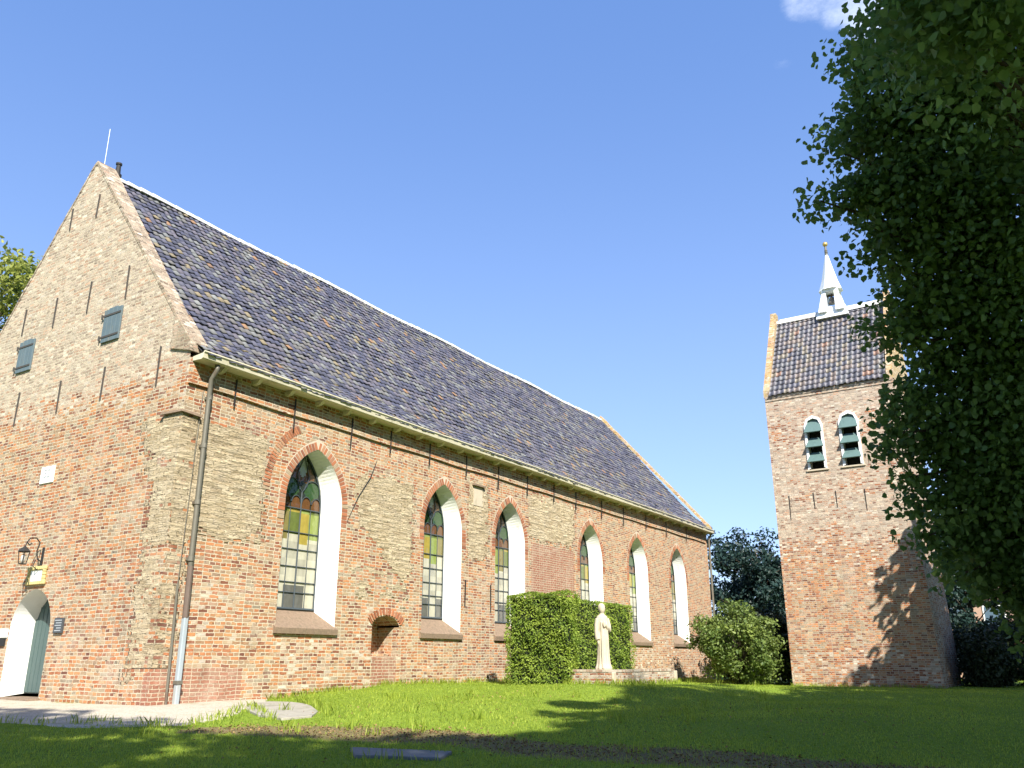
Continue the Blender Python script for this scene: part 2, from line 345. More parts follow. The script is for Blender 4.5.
# ------------------------------------------------------------------ ground
GP = np.array([(0, 0, 0), (3, 0, .03), (5, 0, .13), (7.7, 0, .26), (12.6, 0, .22), (18, 0, .12), (28.7, 0, 0), (33, 0, -.1), (10, -5, .27), (14, -5, .2), (5, -4, .06), (1.7, -1.6, .02),
               (28, -5, -.19), (28, -11, -.19), (20, -8, -.05), (34, -8, -.22), (-2, -2, -.12), (-4.5, -3.3, -.2), (-1, -7.7, -.25), (-2, -9, -.33), (-2, -7.8, -.3), (5, -8, -.1), (12, -10, -.1), (1, -15, -.4), (-5, -5, -.3), (-11, -15, -.62),
               (0, 5, .02), (0, 9, .02), (-3, 4, -.05), (45, -10, -.4), (45, 10, -.4), (20, 25, -.2), (-25, -20, -.6), (-20, 10, -.4), (20, -25, -.4), (0, -30, -.6), (70, 0, -.5), (0, 60, -.5), (-70, 0, -.6), (0, -70, -.7), (-12, -5, -.45)], float)


def gz(x, y):
    x = np.asarray(x, float); y = np.asarray(y, float)
    d2 = (x[..., None] - GP[:, 0]) ** 2 + (y[..., None] - GP[:, 1]) ** 2 + 0.6
    wt = d2 ** -1.6
    return (wt * GP[:, 2]).sum(-1) / wt.sum(-1)


def gz1(x, y): return float(gz(np.array([x]), np.array([y]))[0])


def poly_sd(px, py, poly):
    """signed distance (positive inside) to polygon"""
    P = np.array(poly, float); Q = np.roll(P, -1, 0)
    ins = np.zeros(px.shape, bool); dm = np.full(px.shape, 1e9)
    for (x0, y0), (x1, y1) in zip(P, Q):
        c = ((y0 > py) != (y1 > py)) & (px < (x1 - x0) * (py - y0) / (y1 - y0 + 1e-12) + x0); ins ^= c
        ex, ey = x1 - x0, y1 - y0; tt = np.clip(((px - x0) * ex + (py - y0) * ey) / (ex * ex + ey * ey + 1e-12), 0, 1)
        dm = np.minimum(dm, np.hypot(px - x0 - tt * ex, py - y0 - tt * ey))
    return np.where(ins, dm, -dm)


PATH = [(-0.0, 0.25), (0.0, 12), (-3.2, 12), (-3.2, 4), (-3.3, 0.0), (-2.7, -2.3), (-1.7, -3.3), (-0.7, -3.1), (0.2, -2.2), (1.0, -1.9), (1.9, -1.2), (2.9, -0.35), (3.0, 0.3)]
LITTER = [(-2.3, -3.9), (-1.7, -3.6), (-0.5, -4.6), (0.6, -5.9), (0.8, -7.2), (0.2, -9.2), (0.6, -11.4), (1.4, -14.5), (-0.4, -14.2), (-1.0, -11.7), (-1.2, -9.2), (-0.6, -7.8), (-1.3, -5.8)]


GRAVE = [(-1.91, -7.17), (-1.49, -8.55), (-2.05, -8.78), (-2.52, -7.82)]
PAVE = [(1.95, -1.3), (2.0, -1.9), (1.75, -2.5), (1.45, -3.0), (0.85, -3.8), (0.35, -4.15), (-0.2, -4.0), (-0.1, -3.3), (0.25, -2.6), (0.6, -2.2), (1.2, -1.6)]


def litter_w(x, y):
    sd = poly_sd(x, y, LITTER); return np.clip(0.55 + sd / 0.6, 0, 1)


def axis_pts():
    a = np.concatenate([np.arange(-30, 50, 0.4), [-600, -300, -150, -90, -60, -45, -36, 55, 62, 75, 100, 160, 300, 600]])
    return np.unique(a)


gx = axis_pts(); gy = axis_pts(); X, Y = np.meshgrid(gx, gy, indexing='ij')
Zg = gz(X.ravel(), Y.ravel()) + 0.012 * np.sin(X.ravel() * 1.3) * np.cos(Y.ravel() * 1.7)
nx, ny = len(gx), len(gy); ii, jj = np.meshgrid(np.arange(nx - 1), np.arange(ny - 1), indexing='ij')
q0 = (ii * ny + jj).ravel(); GF = np.stack([q0, q0 + ny, q0 + ny + 1, q0 + 1], 1)
m_, t = mat('lawn'); v = t.obj()
nA = t.noise(v, 0.8, 6, 0.6); nB = t.noise(v, 14, 5, 0.7)
c = t.mix(nA, (0.14, 0.21, 0.02), (0.22, 0.30, 0.035)); c = t.mix(t.ss(nB, 0.45, 0.7), c, (0.08, 0.11, 0.02))
li = t.ss(t.m('ADD', t.attr('litter'), t.m('SUBTRACT', t.noise(v, 2.2, 6, 0.7), 0.5)), 0.35, 0.7)
c = t.mix(t.m('MULTIPLY', li, 0.85), c, t.mix(nB, (0.09, 0.06, 0.035), (0.26, 0.19, 0.11)))
t.out(c, 0.95, t.bump(t.noise(v, 30, 4), 0.7, 0.03), spec=0.1); M['lawn'] = m_
ground = npmesh('ground', np.stack([X.ravel(), Y.ravel(), Zg], 1), GF, M['lawn'], attrs={'litter': litter_w(X.ravel(), Y.ravel())}, smooth=True)
tag(ground, kind='structure')

# gravel path along the gable
m_, t = mat('gravel'); v = t.obj()
vo = t.n('ShaderNodeTexVoronoi', {'Vector': v, 'Scale': 42.0})
c = t.mix(t.noise(v, 60, 3), (0.34, 0.30, 0.235), (0.58, 0.52, 0.42)); c = t.mix(0.5, c, t.mix(t.sep(vo.outputs['Color'])[0], (0.55, 0.53, 0.5), (1.3, 1.3, 1.3)), 'MULTIPLY')
c = t.mix(t.m('MULTIPLY', t.ss(t.noise(v, 1.6, 6, 0.7), 0.5, 0.75), 0.7), c, (0.15, 0.17, 0.07))
t.out(c, 0.95, t.bump(vo.outputs['Distance'], 0.7, 0.012), spec=0.15); M['gravel'] = m_
pgx = np.arange(-4.6, 3.6, 0.07); pgy = np.arange(-4.6, 12.2, 0.07); PX, PY = np.meshgrid(pgx, pgy, indexing='ij')
sd = poly_sd(PX.ravel(), PY.ravel(), PATH) + 0.22 * np.sin(PX.ravel() * 2.3 + 1) * np.sin(PY.ravel() * 1.9) + rng.normal(0, 0.03, PX.size)
pz = gz(PX.ravel(), PY.ravel()) + 0.012 * np.sin(PX.ravel() * 1.3) * np.cos(PY.ravel() * 1.7) + np.clip(sd * 0.35, -0.06, 0.014)
a, b = PX.shape; ii, jj = np.meshgrid(np.arange(a - 1), np.arange(b - 1), indexing='ij'); q0 = (ii * b + jj).ravel(); pf = np.stack([q0, q0 + b, q0 + b + 1, q0 + 1], 1)
keep = (sd[pf] > -0.16).all(1) & ~((PX.ravel()[pf].mean(1) > 0.05) & (PY.ravel()[pf].mean(1) > 0.06))
tag(npmesh('path', np.stack([PX.ravel(), PY.ravel(), pz], 1), pf[keep], M['gravel'], smooth=True), kind='structure')


def slab(name, pts, h, matr, label, cat):
    mb = MB(); n = len(pts)
    vs = [(x, y, gz1(x, y) - 0.05) for x, y in pts] + [(x, y, gz1(x, y) + h) for x, y in pts]
    mb.add(vs, [tuple(range(n, 2 * n)), tuple(range(n - 1, -1, -1))] + [(i, (i + 1) % n, n + (i + 1) % n, n + i) for i in range(n)])
    return tag(mb.build(name, matr, bevel=0.012), label, cat)


slab('grave_slab', GRAVE, 0.045, M['blue_stone'], 'flat blue-grey stone slab lying in the shaded grass', 'grave slab')
slab('paving_slab', PAVE, 0.04, M['grey_stone'], 'worn grey paving stone between gravel path and lawn', 'paving slab')

# ------------------------------------------------------------------ church
W, L = 10.455, 32.29
church = empty('church', 'long brick church with dark glazed tile roof and six pointed windows', 'church')
WIN = [(4.09, 0.97), (9.46, 0.94), (13.2, 0.92), (19.08, 0.96), (23.5, 0.98), (28.05, 0.96)]
ZS, ZSI, ZSP, ZAP, DEP, SPL = 1.62, 2.03, 4.6, 6.0, 0.5, 0.28


def arch_pts(hw, zb, zsp, zap, n=18):
    h = zap - zsp; r_ = (h * h + hw * hw) / (2 * hw); ce = r_ - hw
    th = math.asin(min(1, h / r_))
    right = [(-ce + r_ * math.cos(th * i / n), zsp + r_ * math.sin(th * i / n)) for i in range(n + 1)]
    return [(-hw, zb)] + [(-x, z) for x, z in right] + [(x, z) for x, z in reversed(right[:-1])] + [(hw, zb)]


def arch_top(x, hw, zsp, zap):
    h = zap - zsp; r_ = (h * h + hw * hw) / (2 * hw); ce = r_ - hw
    return zsp + math.sqrt(max(0, r_ * r_ - (abs(x) + ce) ** 2))


def sbx(u, z, u0, u1, z0, z1, s=0.22):
    f = lambda d: np.clip(0.5 + d / (2 * s), 0, 1)
    return np.minimum(np.minimum(f(u - u0), f(u1 - u)), np.minimum(f(z - z0), f(z1 - z)))


def wall_mesh(name, axis, us, zb, ztop, openings, matr, parent, zones, dz=0.3, off=0.0, flip=False):
    us = sorted(set(round(x, 4) for x in us)); vs = []; fs = []
    for u0, u1 in zip(us[:-1], us[1:]):
        if u1 - u0 < 1e-4: continue
        um = (u0 + u1) / 2
        segs = [((zb(u0), zb(u1)), (ztop(u0), ztop(u1)))]
        for (a, b, ob, ot) in openings:
            if a < um < b:
                segs = [((zb(u0), zb(u1)), (ob(u0), ob(u1))), ((ot(u0), ot(u1)), (ztop(u0), ztop(u1)))]
        for (b0, b1), (t0, t1) in segs:
            n = max(1, int(math.ceil(max(t0 - b0, t1 - b1) / dz)))
            k = len(vs)
            for i in range(n + 1):
                q = i / n; vs += [(u0, b0 + (t0 - b0) * q), (u1, b1 + (t1 - b1) * q)]
            fs += [(k + 2 * i, k + 2 * i + 1, k + 2 * i + 3, k + 2 * i + 2) for i in range(n)]
    P = np.array(vs); F_ = np.array(fs)
    if flip: F_ = F_[:, ::-1]
    V3 = np.stack([P[:, 0], np.full(len(P), off), P[:, 1]], 1) if axis == 'x' else np.stack([np.full(len(P), off), P[:, 0], P[:, 1]], 1)
    at = {k: fn(P[:, 0], P[:, 1]) for k, fn in zones.items()}
    return npmesh(name, V3, F_, matr, parent, attrs=at)


def south_tuff(u, z):
    m = sbx(u, z, -0.3, 2.45, 3.45, 6.0) * 1.0
    m = np.maximum(m, sbx(u, z, 5.55, 8.0, 3.0 + 0 * u, 5.75) * np.clip((z - 4.6 + (u - 5.5) * 0.75) / 0.5 + 0.5, 0, 1))
    m = np.maximum(m, sbx(u, z, 10.72, 11.85, 3.9, 6.35)); m = np.maximum(m, sbx(u, z, 14.35, 17.75, 4.95, 6.55))
    m = np.maximum(m, sbx(u, z, -0.3, 0.5, 0.7, 6.0) * 0.8); m = np.maximum(m, 0.47 * sbx(u, z, 5.4, 8.1, 2.3, 3.4))
    return m


def south_new(u, z):
    m = sbx(u, z, -1, 2.25, -1, 0.66, 0.04)
    m = np.maximum(m, sbx(u, z, 14.45, 17.7, 2.6, 4.9, 0.06) * 0.9); m = np.maximum(m, sbx(u, z, 6.5, 7.5, -1, 1.16, 0.03))
    return m


south_pale = lambda u, z: 0.22 * sbx(u, z, -1, 9, -1, 2.4, 0.6) - 0.22 * sbx(u, z, 17.9, 40, 2.0, 8, 0.5) + 0.25 * sbx(u, z, 18, 40, -1, 2.0, 0.4) - 0.5 * (sbx(u, z, 2.5, 3.1, 0, 5.6, .15) + sbx(u, z, 8.1, 8.5, 0, 5.6, .15) + sbx(u, z, 5.1, 5.5, 0, 5.6, .15)) - 0.15 * sbx(u, z, -1, 33, 6.0, 6.8, 0.3)
ops = []; us = list(np.arange(0, L, 0.35)) + [L, 6.46, 7.56]
for cx, hw in WIN:
    for px, _ in arch_pts(hw, ZS, ZSP, ZAP): us.append(cx + px)
    ops.append((cx - hw, cx + hw, lambda u: ZS, (lambda cx, hw: (lambda u: arch_top(u - cx, hw, ZSP, ZAP)))(cx, hw)))
NZ0, NZ1 = 0.96, 1.72
ntop = lambda u: NZ1 + 0.28 * math.sqrt(max(0, 1 - ((u - 7.01) / 0.56) ** 2))
us += list(np.linspace(6.46, 7.56, 9)); ops.append((6.46, 7.56, lambda u: NZ0, ntop))
zones = {'tuff': south_tuff, 'new': south_new, 'pale': south_pale, 'yellow': lambda u, z: 0.1 * sbx(u, z, -1, 0.6, .5, 6, .3)}
wall_mesh('south_wall', 'x', us, lambda u: -0.6, lambda u: 7.3, ops, M['brick'], church, zones)
# projecting upper band, its underside is a thin ledge
mb = MB()
segs = np.arange(0.02, L + 0.01, 0.5)
for a_, b_ in zip(segs[:-1], segs[1:]):
    za, zb_ = 6.69 + 0.015 * math.sin(a_ * 1.7), 6.69 + 0.015 * math.sin(b_ * 1.7)
    mb.quad((a_, -0.06, za), (b_, -0.06, zb_), (b_, -0.06, 7.29), (a_, -0.06, 7.29)); mb.quad((a_, 0.02, za), (b_, 0.02, zb_), (b_, -0.06, zb_), (a_, -0.06, za))
mb.quad((0.02, -0.06, 6.69), (0.02, -0.06, 7.29), (0.02, 0.02, 7.29), (0.02, 0.02, 6.69))
mb.build('cornice_band', M['brick'], church)
# niche: sloping blocked back, jambs, soffit
mb = MB(); nu = np.linspace(6.46, 7.56, 9); nd = 0.78
for a_, b_ in zip(nu[:-1], nu[1:]):
    mb.quad((a_, 0, NZ0), (b_, 0, NZ0), (b_, nd - .05, NZ0 + .02), (a_, nd - .05, NZ0 + .02)); mb.quad((a_, nd - .05, NZ0 + .02), (b_, nd - .05, NZ0 + .02), (b_, nd, ntop(b_)), (a_, nd, ntop(a_)))
    mb.quad((a_, 0, ntop(a_)), (a_, nd, ntop(a_)), (b_, nd, ntop(b_)), (b_, 0, ntop(b_)))
mb.quad((6.46, 0, NZ0), (6.46, nd, NZ0), (6.46, nd, NZ1), (6.46, 0, NZ1)); mb.quad((7.56, 0, NZ0), (7.56, 0, NZ1), (7.56, nd, NZ1), (7.56, nd, NZ0))
niche = mb.build('niche', M['brick'], church)
mb = MB()
for i in range(15):
    q = math.pi * (0.08 + 0.84 * i / 14); c_, s_ = math.cos(q), math.sin(q)
    px, pz_ = 7.01 + 0.60 * c_, NZ1 - 0.02 + 0.33 * s_; ex, ez = 0.13 * c_, 0.15; tx = 0.032
    mb.hexa([(px - tx, -0.03, pz_), (px + tx, -0.03, pz_), (px + tx, 0.04, pz_), (px - tx, 0.04, pz_), (px - tx + ex, -0.03, pz_ + ez), (px + tx + ex, -0.03, pz_ + ez), (px + tx + ex, 0.04, pz_ + ez), (px - tx + ex, 0.04, pz_ + ez)], random.random())
mb.build('arch_bricks', M['voussoir'], niche, attr='rnd')

# gable wall (west)
GT, GX = 14.1, 0.40
GXf = lambda z: 0.33 + 0.20 * max(0, min(1, (z - 7.5) / 6.4))
gline = lambda y: min(7.62 + 1.248 * y, 7.62 + 1.248 * (W - y), GT)
DY, DHW, DZB, DZS, DZA = 4.68, 0.83, 0.05, 1.55, 2.45
gus = list(np.arange(0, W, 0.35)) + [W, (GT - 7.62) / 1.248, W - (GT - 7.62) / 1.248] + [DY + p for p, _ in arch_pts(DHW, DZB, DZS, DZA)]
gz_pale = lambda u, z: np.clip((z - 6.2) / 1.6, -0.5, 1) * 1.0 + 0.3 * sbx(u, z, 0.8, 12, 3.3, 4.6, .4) - 0.3 * sbx(u, z, 1.5, 12, 4.4, 6.2, .5)
gz_tuff = lambda u, z: np.maximum(sbx(u, z, -0.5, 1.05 + 0.3 * np.sin(z * 1.3), 2.4, 6.1, .35), 0.85 * sbx(u, z, 0.32, 0.95, 0.25, 6.1, .25)) * 0.8
wall_mesh('gable_wall', 'y', gus, lambda u: -0.6, gline, [(DY - DHW, DY + DHW, lambda u: DZB, lambda u: arch_top(u - DY, DHW, DZS, DZA))], M['brick'], church,
          {'tuff': gz_tuff, 'pale': gz_pale, 'new': lambda u, z: sbx(u, z, -1, 0.33, -1, 0.66, .04), 'yellow': lambda u, z: 0.22 * sbx(u, z, 2.4, 3.6, 6.6, 8.3, .5) + 0.15 * sbx(u, z, 1.5, 4, 3.5, 4.6, .5)}, flip=True)
# coping: top slopes and the back of the parapet, with a ragged brick edge
mb = MB()
gp = [(y, gline(y)) for y in np.concatenate([np.linspace(-0.0, 5.19, 40), np.linspace(5.27, W, 40)])]
jit = [rng.normal(0, 0.018) for _ in gp]
for i in range(len(gp) - 1):
    (ya, za), (yb, zb_) = gp[i], gp[i + 1]; ja, jb = jit[i], jit[i + 1]
    mb.quad((-0.012, ya, za + 0.02 + ja), (GXf(za), ya, za + 0.02 + ja * .5), (GXf(zb_), yb, zb_ + 0.02 + jb * .5), (-0.012, yb, zb_ + 0.02 + jb))
    mb.quad((-0.012, ya, za - 0.10), (-0.012, ya, za + 0.02 + ja), (-0.012, yb, zb_ + 0.02 + jb), (-0.012, yb, zb_ - 0.10))
    mb.quad((GXf(za), ya, za - 0.9), (GXf(zb_), yb, zb_ - 0.9), (GXf(zb_), yb, zb_ + 0.02 + jb * .5), (GXf(za), ya, za + 0.02 + ja * .5))
mb.build('coping', M['coping'], church)
mb = MB()
mb.hexa([(-0.05, -0.06, 7.42), (GX + .02, -0.06, 7.42), (GX + .02, 0.72, 7.62), (-0.05, 0.72, 7.62), (-0.05, -0.04, 7.66), (GX + .02, -0.04, 7.66), (GX + .02, 0.70, 8.55), (-0.05, 0.70, 8.55)])
mb.build('kneeler_stone', M['coping'], church, bevel=0.02)
# corner pier of tuff, slightly proud, with its weathered ledge
mb = MB()
zs_ = np.linspace(0.72, 6.0, 19)
for a_, b_ in zip(zs_[:-1], zs_[1:]):
    pa, pb = [min(1, max(0.1, (q - .9) / 3)) * 0.05 + 0.012 * math.sin(q * 3) + .003 for q in (a_, b_)]
    mb.quad((-pa, -pa, a_), (0.36, -pa, a_), (0.36, -pb, b_), (-pb, -pb, b_)); mb.quad((-pa, 0.62, a_), (-pa, -pa, a_), (-pb, -pb, b_), (-pb, 0.62, b_))
    mb.quad((0.36, -pa, a_), (0.36, 0.02, a_), (0.36, 0.02, b_), (0.36, -pb, b_)); mb.quad((-pa, 0.62, a_), (-pb, 0.62, b_), (0.02, 0.62, b_), (0.02, 0.62, a_))
o = mb.build('corner_pier', M['brick'], church)
o.data.attributes.new('tuff', 'FLOAT', 'POINT').data.foreach_set('value', [0.70 if q.co.z > 3.2 else (0.62 if q.co.x < .1 and q.co.y > -.03 else 0.40) for q in o.data.vertices])
mb = MB(); mb.hexa([(-0.11, -0.11, 6.0), (0.42, -0.11, 5.97), (0.42, 0.03, 5.97), (-0.11, 0.7, 6.02), (-0.085, -0.085, 6.06), (0.40, -0.085, 6.04), (0.40, 0.03, 6.1), (-0.085, 0.66, 6.1)])
mb.build('corner_ledge', M['sill'], church, bevel=0.01)

# hidden walls
mb = MB(); mb.quad((L, 0, -0.6), (L, W, -0.6), (L, W, 7.4), (L, 0, 7.4)); mb.quad((L, W, -0.6), (0, W, -0.6), (0, W, 7.3), (L, W, 7.3))
mb.add([(L, 0, 7.3), (L, W, 7.3), (30.9, W / 2, 13.75)], [(0, 1, 2)]); mb.build('rear_walls', M['brick'], church)


# windows
def glass_colour(k, x, z):
    col = int((x + 0.69) / 0.345)
    if z > 4.52:
        for i in range(4):
            xc = -0.5175 + 0.345 * i
            if abs(x - xc) < 0.15 and z < 4.70 + math.sqrt(max(0, 0.0225 - (x - xc) ** 2)): return 1
        if (x / 0.13) ** 2 + ((z - 5.62) / 0.30) ** 2 < 1: return 4
        for s in (-1, 1):
            if ((x - s * 0.36) / 0.27) ** 2 + ((z - 5.02) / 0.26) ** 2 < 1: return 2
            if ((x - s * 0.2) / 0.2) ** 2 + ((z - 5.36) / 0.2) ** 2 < 1: return 1
        return 5
    hz = 3.75 + 0.12 * math.sin(col * 2.1 + k)
    if z > hz: return (7, 6, 3, 8)[(col + k) % 4] if z < 4.4 else (6, 3, 8, 6)[(col + k) % 4]
    if z < 2.62: return 9 if (col + k) % 3 else 10
    return 10 if (math.sin(col * 3.7 + k * 1.9 + int((z - 2) / 0.42) * 2.3)) > -0.35 else 11  # clear lower panes: interior light and reflections painted as cream and grey


GLC = [(0, (0, 0, 0)), (1, (0.125, 0.058, 0.022)), (2, (0.035, 0.075, 0.028)), (3, (0.33, 0.26, 0.055)), (4, (0.30, 0.34, 0.33)), (5, (0.022, 0.028, 0.02)), (6, (0.12, 0.15, 0.04)), (7, (0.20, 0.17, 0.06)), (8, (0.24, 0.29, 0.08)), (9, (0.12, 0.12, 0.105)), (10, (0.46, 0.44, 0.34)), (11, (0.37, 0.355, 0.28))]
m_, t = mat('leaded_glass'); v = t.obj()
c = t.ramp(t.m('DIVIDE', t.attr('rnd'), 12.0), [(max(0, (i - 0.5) / 12), q) for i, q in GLC], const=True)
c = t.mix(0.5, c, t.mix(t.noise(t.vm('MULTIPLY', v, (2.2, 1, 0.7)), 4.0, 6, 0.7), (0.1, 0.1, 0.1), (1.75, 1.75, 1.75)), 'MULTIPLY')
t.out(c, 0.07, t.bump(t.noise(v, 2.6, 2), 0.5, 0.04), spec=0.55); M['glass'] = m_
IHW = 0.69
for k, (cx, hw) in enumerate(WIN):
    ihw = hw - SPL
    g = MB(); st = 0.046; nxg = int(round(2 * ihw / st)); zz = np.arange(ZSI, ZAP + 0.05, 0.046)
    for i in range(nxg):
        x0 = -ihw + 2 * ihw * i / nxg; x1 = -ihw + 2 * ihw * (i + 1) / nxg
        for z0 in zz:
            z1 = z0 + 0.046; ta, tb_ = arch_top(x0, ihw, ZSP, ZAP), arch_top(x1, ihw, ZSP, ZAP)
            if z0 >= max(ta, tb_) - 1e-4: continue
            xm = (x0 + x1) / 2 * IHW / ihw
            g.quad((cx + x0, DEP, min(z0, ta)), (cx + x1, DEP, min(z0, tb_)), (cx + x1, DEP, min(z1, tb_)), (cx + x0, DEP, min(z1, ta)), glass_colour(k, xm, z0 + 0.02))
    wn = g.build('window', M['glass'], church, attr='rnd')
    fr = MB(); yb = DEP - 0.02
    op_ = arch_pts(ihw - 0.012, ZSI + 0.02, ZSP, ZAP - 0.02)
    fr.tube([(cx + x, yb, z) for x, z in op_], 0.022, 5); fr.tube([(cx - ihw, yb, ZSI + .03), (cx + ihw, yb, ZSI + .03)], 0.035, 5)
    for i in (1, 2, 3):
        x = -ihw + i * ihw / 2; fr.tube([(cx + x, yb, ZSI), (cx + x, yb, 4.52 if i != 2 else 4.95)], 0.021 if i == 2 else 0.012, 5)
    for z in (2.45, 2.70, 3.08, 3.5, 3.92, 4.52): fr.tube([(cx - ihw, yb, z), (cx + ihw, yb, z)], 0.02 if z > 4.5 else 0.013, 5)
    sc_ = ihw / IHW
    for i in range(4):
        xc = (-0.5175 + 0.345 * i) * sc_; fr.tube([(cx + xc + 0.155 * math.cos(q), yb, 4.68 + 0.17 * math.sin(q)) for q in np.linspace(0, math.pi, 9)], 0.012, 4)
    for s in (-1, 1):
        fr.tube([(cx + s * (0.36 + 0.28 * math.cos(q)) * sc_, yb, 5.02 + 0.26 * math.sin(q)) for q in np.linspace(-0.3, math.pi, 12)], 0.012, 4)
        fr.tube([(cx, yb, 4.95), (cx + s * 0.16, yb, 5.15), (cx + s * 0.2, yb, 5.4), (cx + s * 0.1, yb, 5.65), (cx, yb, 5.9)], 0.012, 4)
    fr.build('leading', M['lead'], wn)
    rv = MB(); a1 = arch_pts(hw, ZS, ZSP, ZAP); a2 = arch_pts(ihw, ZSI, ZSP, ZAP)
    for i in range(len(a1) - 1):
        (xa, za), (xb, zb_), (xc, zc), (xd, zd) = a1[i], a1[i + 1], a2[i + 1], a2[i]
        rv.quad((cx + xa, 0, za), (cx + xd, DEP + .01, zd), (cx + xc, DEP + .01, zc), (cx + xb, 0, zb_))
    rv.build('reveal', M['white'], wn)
    si = MB()
    si.hexa([(cx - hw - .06, -0.07, ZS - .16), (cx + hw + .06, -0.07, ZS - .16), (cx + hw + .06, 0.03, ZS - .16), (cx - hw - .06, 0.03, ZS - .16), (cx - hw - .06, -0.08, ZS - .03), (cx + hw + .06, -0.08, ZS - .03), (cx + hw + .06, 0.0, ZS + 0.03), (cx - hw - .06, 0.0, ZS + 0.03)])
    si.hexa([(cx - hw, 0.0, ZS - .1), (cx + hw, 0.0, ZS - .1), (cx + ihw, DEP + .01, ZSI - .2), (cx - ihw, DEP + .01, ZSI - .2), (cx - hw + .003, 0.0, ZS + .03), (cx + hw - .003, 0.0, ZS + .03), (cx + ihw, DEP + .01, ZSI + .01), (cx - ihw, DEP + .01, ZSI + .01)])
    si.build('sill', M['sill'], wn)
    vo_ = MB(); bk = MB()
    def ring(o0, o1, y0, z_start):
        pts = [p for p in arch_pts(hw + 0.0, z_start, ZSP, ZAP, 24)]
        dense = []
        for (xa, za), (xb, zb_) in zip(pts[:-1], pts[1:]):
            n = max(1, int(round(math.hypot(xb - xa, zb_ - za) / 0.02)))
            dense += [(xa + (xb - xa) * q / n, za + (zb_ - za) * q / n) for q in range(n)]
        d = 0; last = None; P = []
        for p in dense:
            if last: d += math.hypot(p[0] - last[0], p[1] - last[1])
            last = p
            if not P or d >= 0.088: P.append(p); d = 0
        for a_, b_ in zip(P[:-1], P[1:]):
            dx, dz_ = b_[0] - a_[0], b_[1] - a_[1]; ln = math.hypot(dx, dz_)
            if ln > 0.14 or ln < 0.03: continue
            tx, tz = dx / ln, dz_ / ln; nx_, nz_ = -tz, tx
            pa = (a_[0] + tx * 0.008, a_[1] + tz * 0.008); pb = (b_[0] - tx * 0.008, b_[1] - tz * 0.008)
            yy = y0 + random.uniform(-.004, .004); oo = o1 + random.uniform(-.012, .012)
            q = [(pa, o0), (pb, o0), (pb, oo), (pa, oo)]
            fv = [(cx + p[0] + nx_ * o, yy, p[1] + nz_ * o) for p, o in q]; bv = [(x, 0.02, z) for x, _, z in fv]
            vo_.add(fv + bv, [(0, 1, 2, 3), (3, 2, 6, 7), (0, 3, 7, 4), (1, 5, 6, 2), (0, 4, 5, 1)], random.random())
    ring(0.012, 0.21, -0.012, 4.1)
    A = arch_pts(hw + .004, 4.1, ZSP, ZAP + .004, 12); B = arch_pts(hw + .225, 4.1, ZSP, ZAP + .27, 12)
    for i in range(len(A) - 1): bk.quad((cx + A[i][0], -0.004, A[i][1]), (cx + A[i + 1][0], -0.004, A[i + 1][1]), (cx + B[i + 1][0], -0.004, B[i + 1][1]), (cx + B[i][0], -0.004, B[i][1]))
    ar = vo_.build('arch_bricks', M['voussoir'], wn, attr='rnd'); bk.build('arch_mortar', M['mortar'], wn)
    if k == 0:   # older relieving arch round the first window's left shoulder
        vo_ = MB()
        for i in range(26):
            q = i / 29; x = 4.09 - 1.50 + 1.5 * (1 - math.cos(q * 1.35)) ; z = 4.75 + 1.62 * math.sin(q * 1.5)
            ang = q * 1.1; nx_, nz_ = -math.cos(ang), math.sin(ang); tx, tz = math.sin(ang), math.cos(ang)
            p0 = (x - tx * .028, z - tz * .028); p1 = (x + tx * .028, z + tz * .028)
            fv = [(p0[0], -.01, p0[1]), (p0[0] + nx_ * .2, -.01, p0[1] + nz_ * .2), (p1[0] + nx_ * .2, -.01, p1[1] + nz_ * .2), (p1[0], -.01, p1[1])]
            vo_.add(fv + [(a, .02, b) for a, _, b in fv], [(3, 2, 1, 0), (0, 1, 5, 4), (2, 3, 7, 6), (1, 2, 6, 5), (3, 0, 4, 7)], random.random())
        vo_.build('relieving_arch', M['voussoir'], church, attr='rnd')

# door in the gable
dr = MB(); ddep = 0.55
a2 = arch_pts(DHW - .08, DZB + .08, DZS, DZA - .04)
dv = [(ddep, DY + y, z) for y, z in a2]; dr.add(dv, [tuple(range(len(dv)))])
door = dr.build('door', M['teal'], church)
mb = MB()
for i in range(-4, 5):
    y = i * 0.17
    if abs(y) < 0.7: mb.box((ddep - .025, DY + y - .076, DZB + .1), (ddep - .002, DY + y + .076, arch_top(y, DHW - .1, DZS, DZA - .1) - .03))
mb.build('door_plank', M['teal'], door, bevel=.006)
mb = MB(); mb.tube([(ddep - .06, DY - .35, 1.0), (ddep - .06, DY - .35, 1.16)], .014, 6); mb.tube([(ddep, DY - .35, 1.02), (ddep - .06, DY - .35, 1.02)], .01, 6); mb.tube([(ddep, DY - .35, 1.14), (ddep - .06, DY - .35, 1.14)], .01, 6)
mb.build('handle', M['iron'], door)
mb = MB(); a1 = arch_pts(DHW, DZB, DZS, DZA)
for i in range(len(a1) - 1):
    (ya, za), (yb, zb_), (yc, zc), (yd, zd) = a1[i], a1[i + 1], a2[i + 1], a2[i]
    mb.quad((0, DY + ya, za), (0, DY + yb, zb_), (ddep + .01, DY + yc, zc), (ddep + .01, DY + yd, zd))
mb.build('reveal', M['white'], door)
mb = MB(); mb.box((-0.28, DY - DHW - .1, -0.25), (ddep, DY + DHW + .1, DZB + .012)); mb.build('threshold', M['sill'], door, bevel=.015)

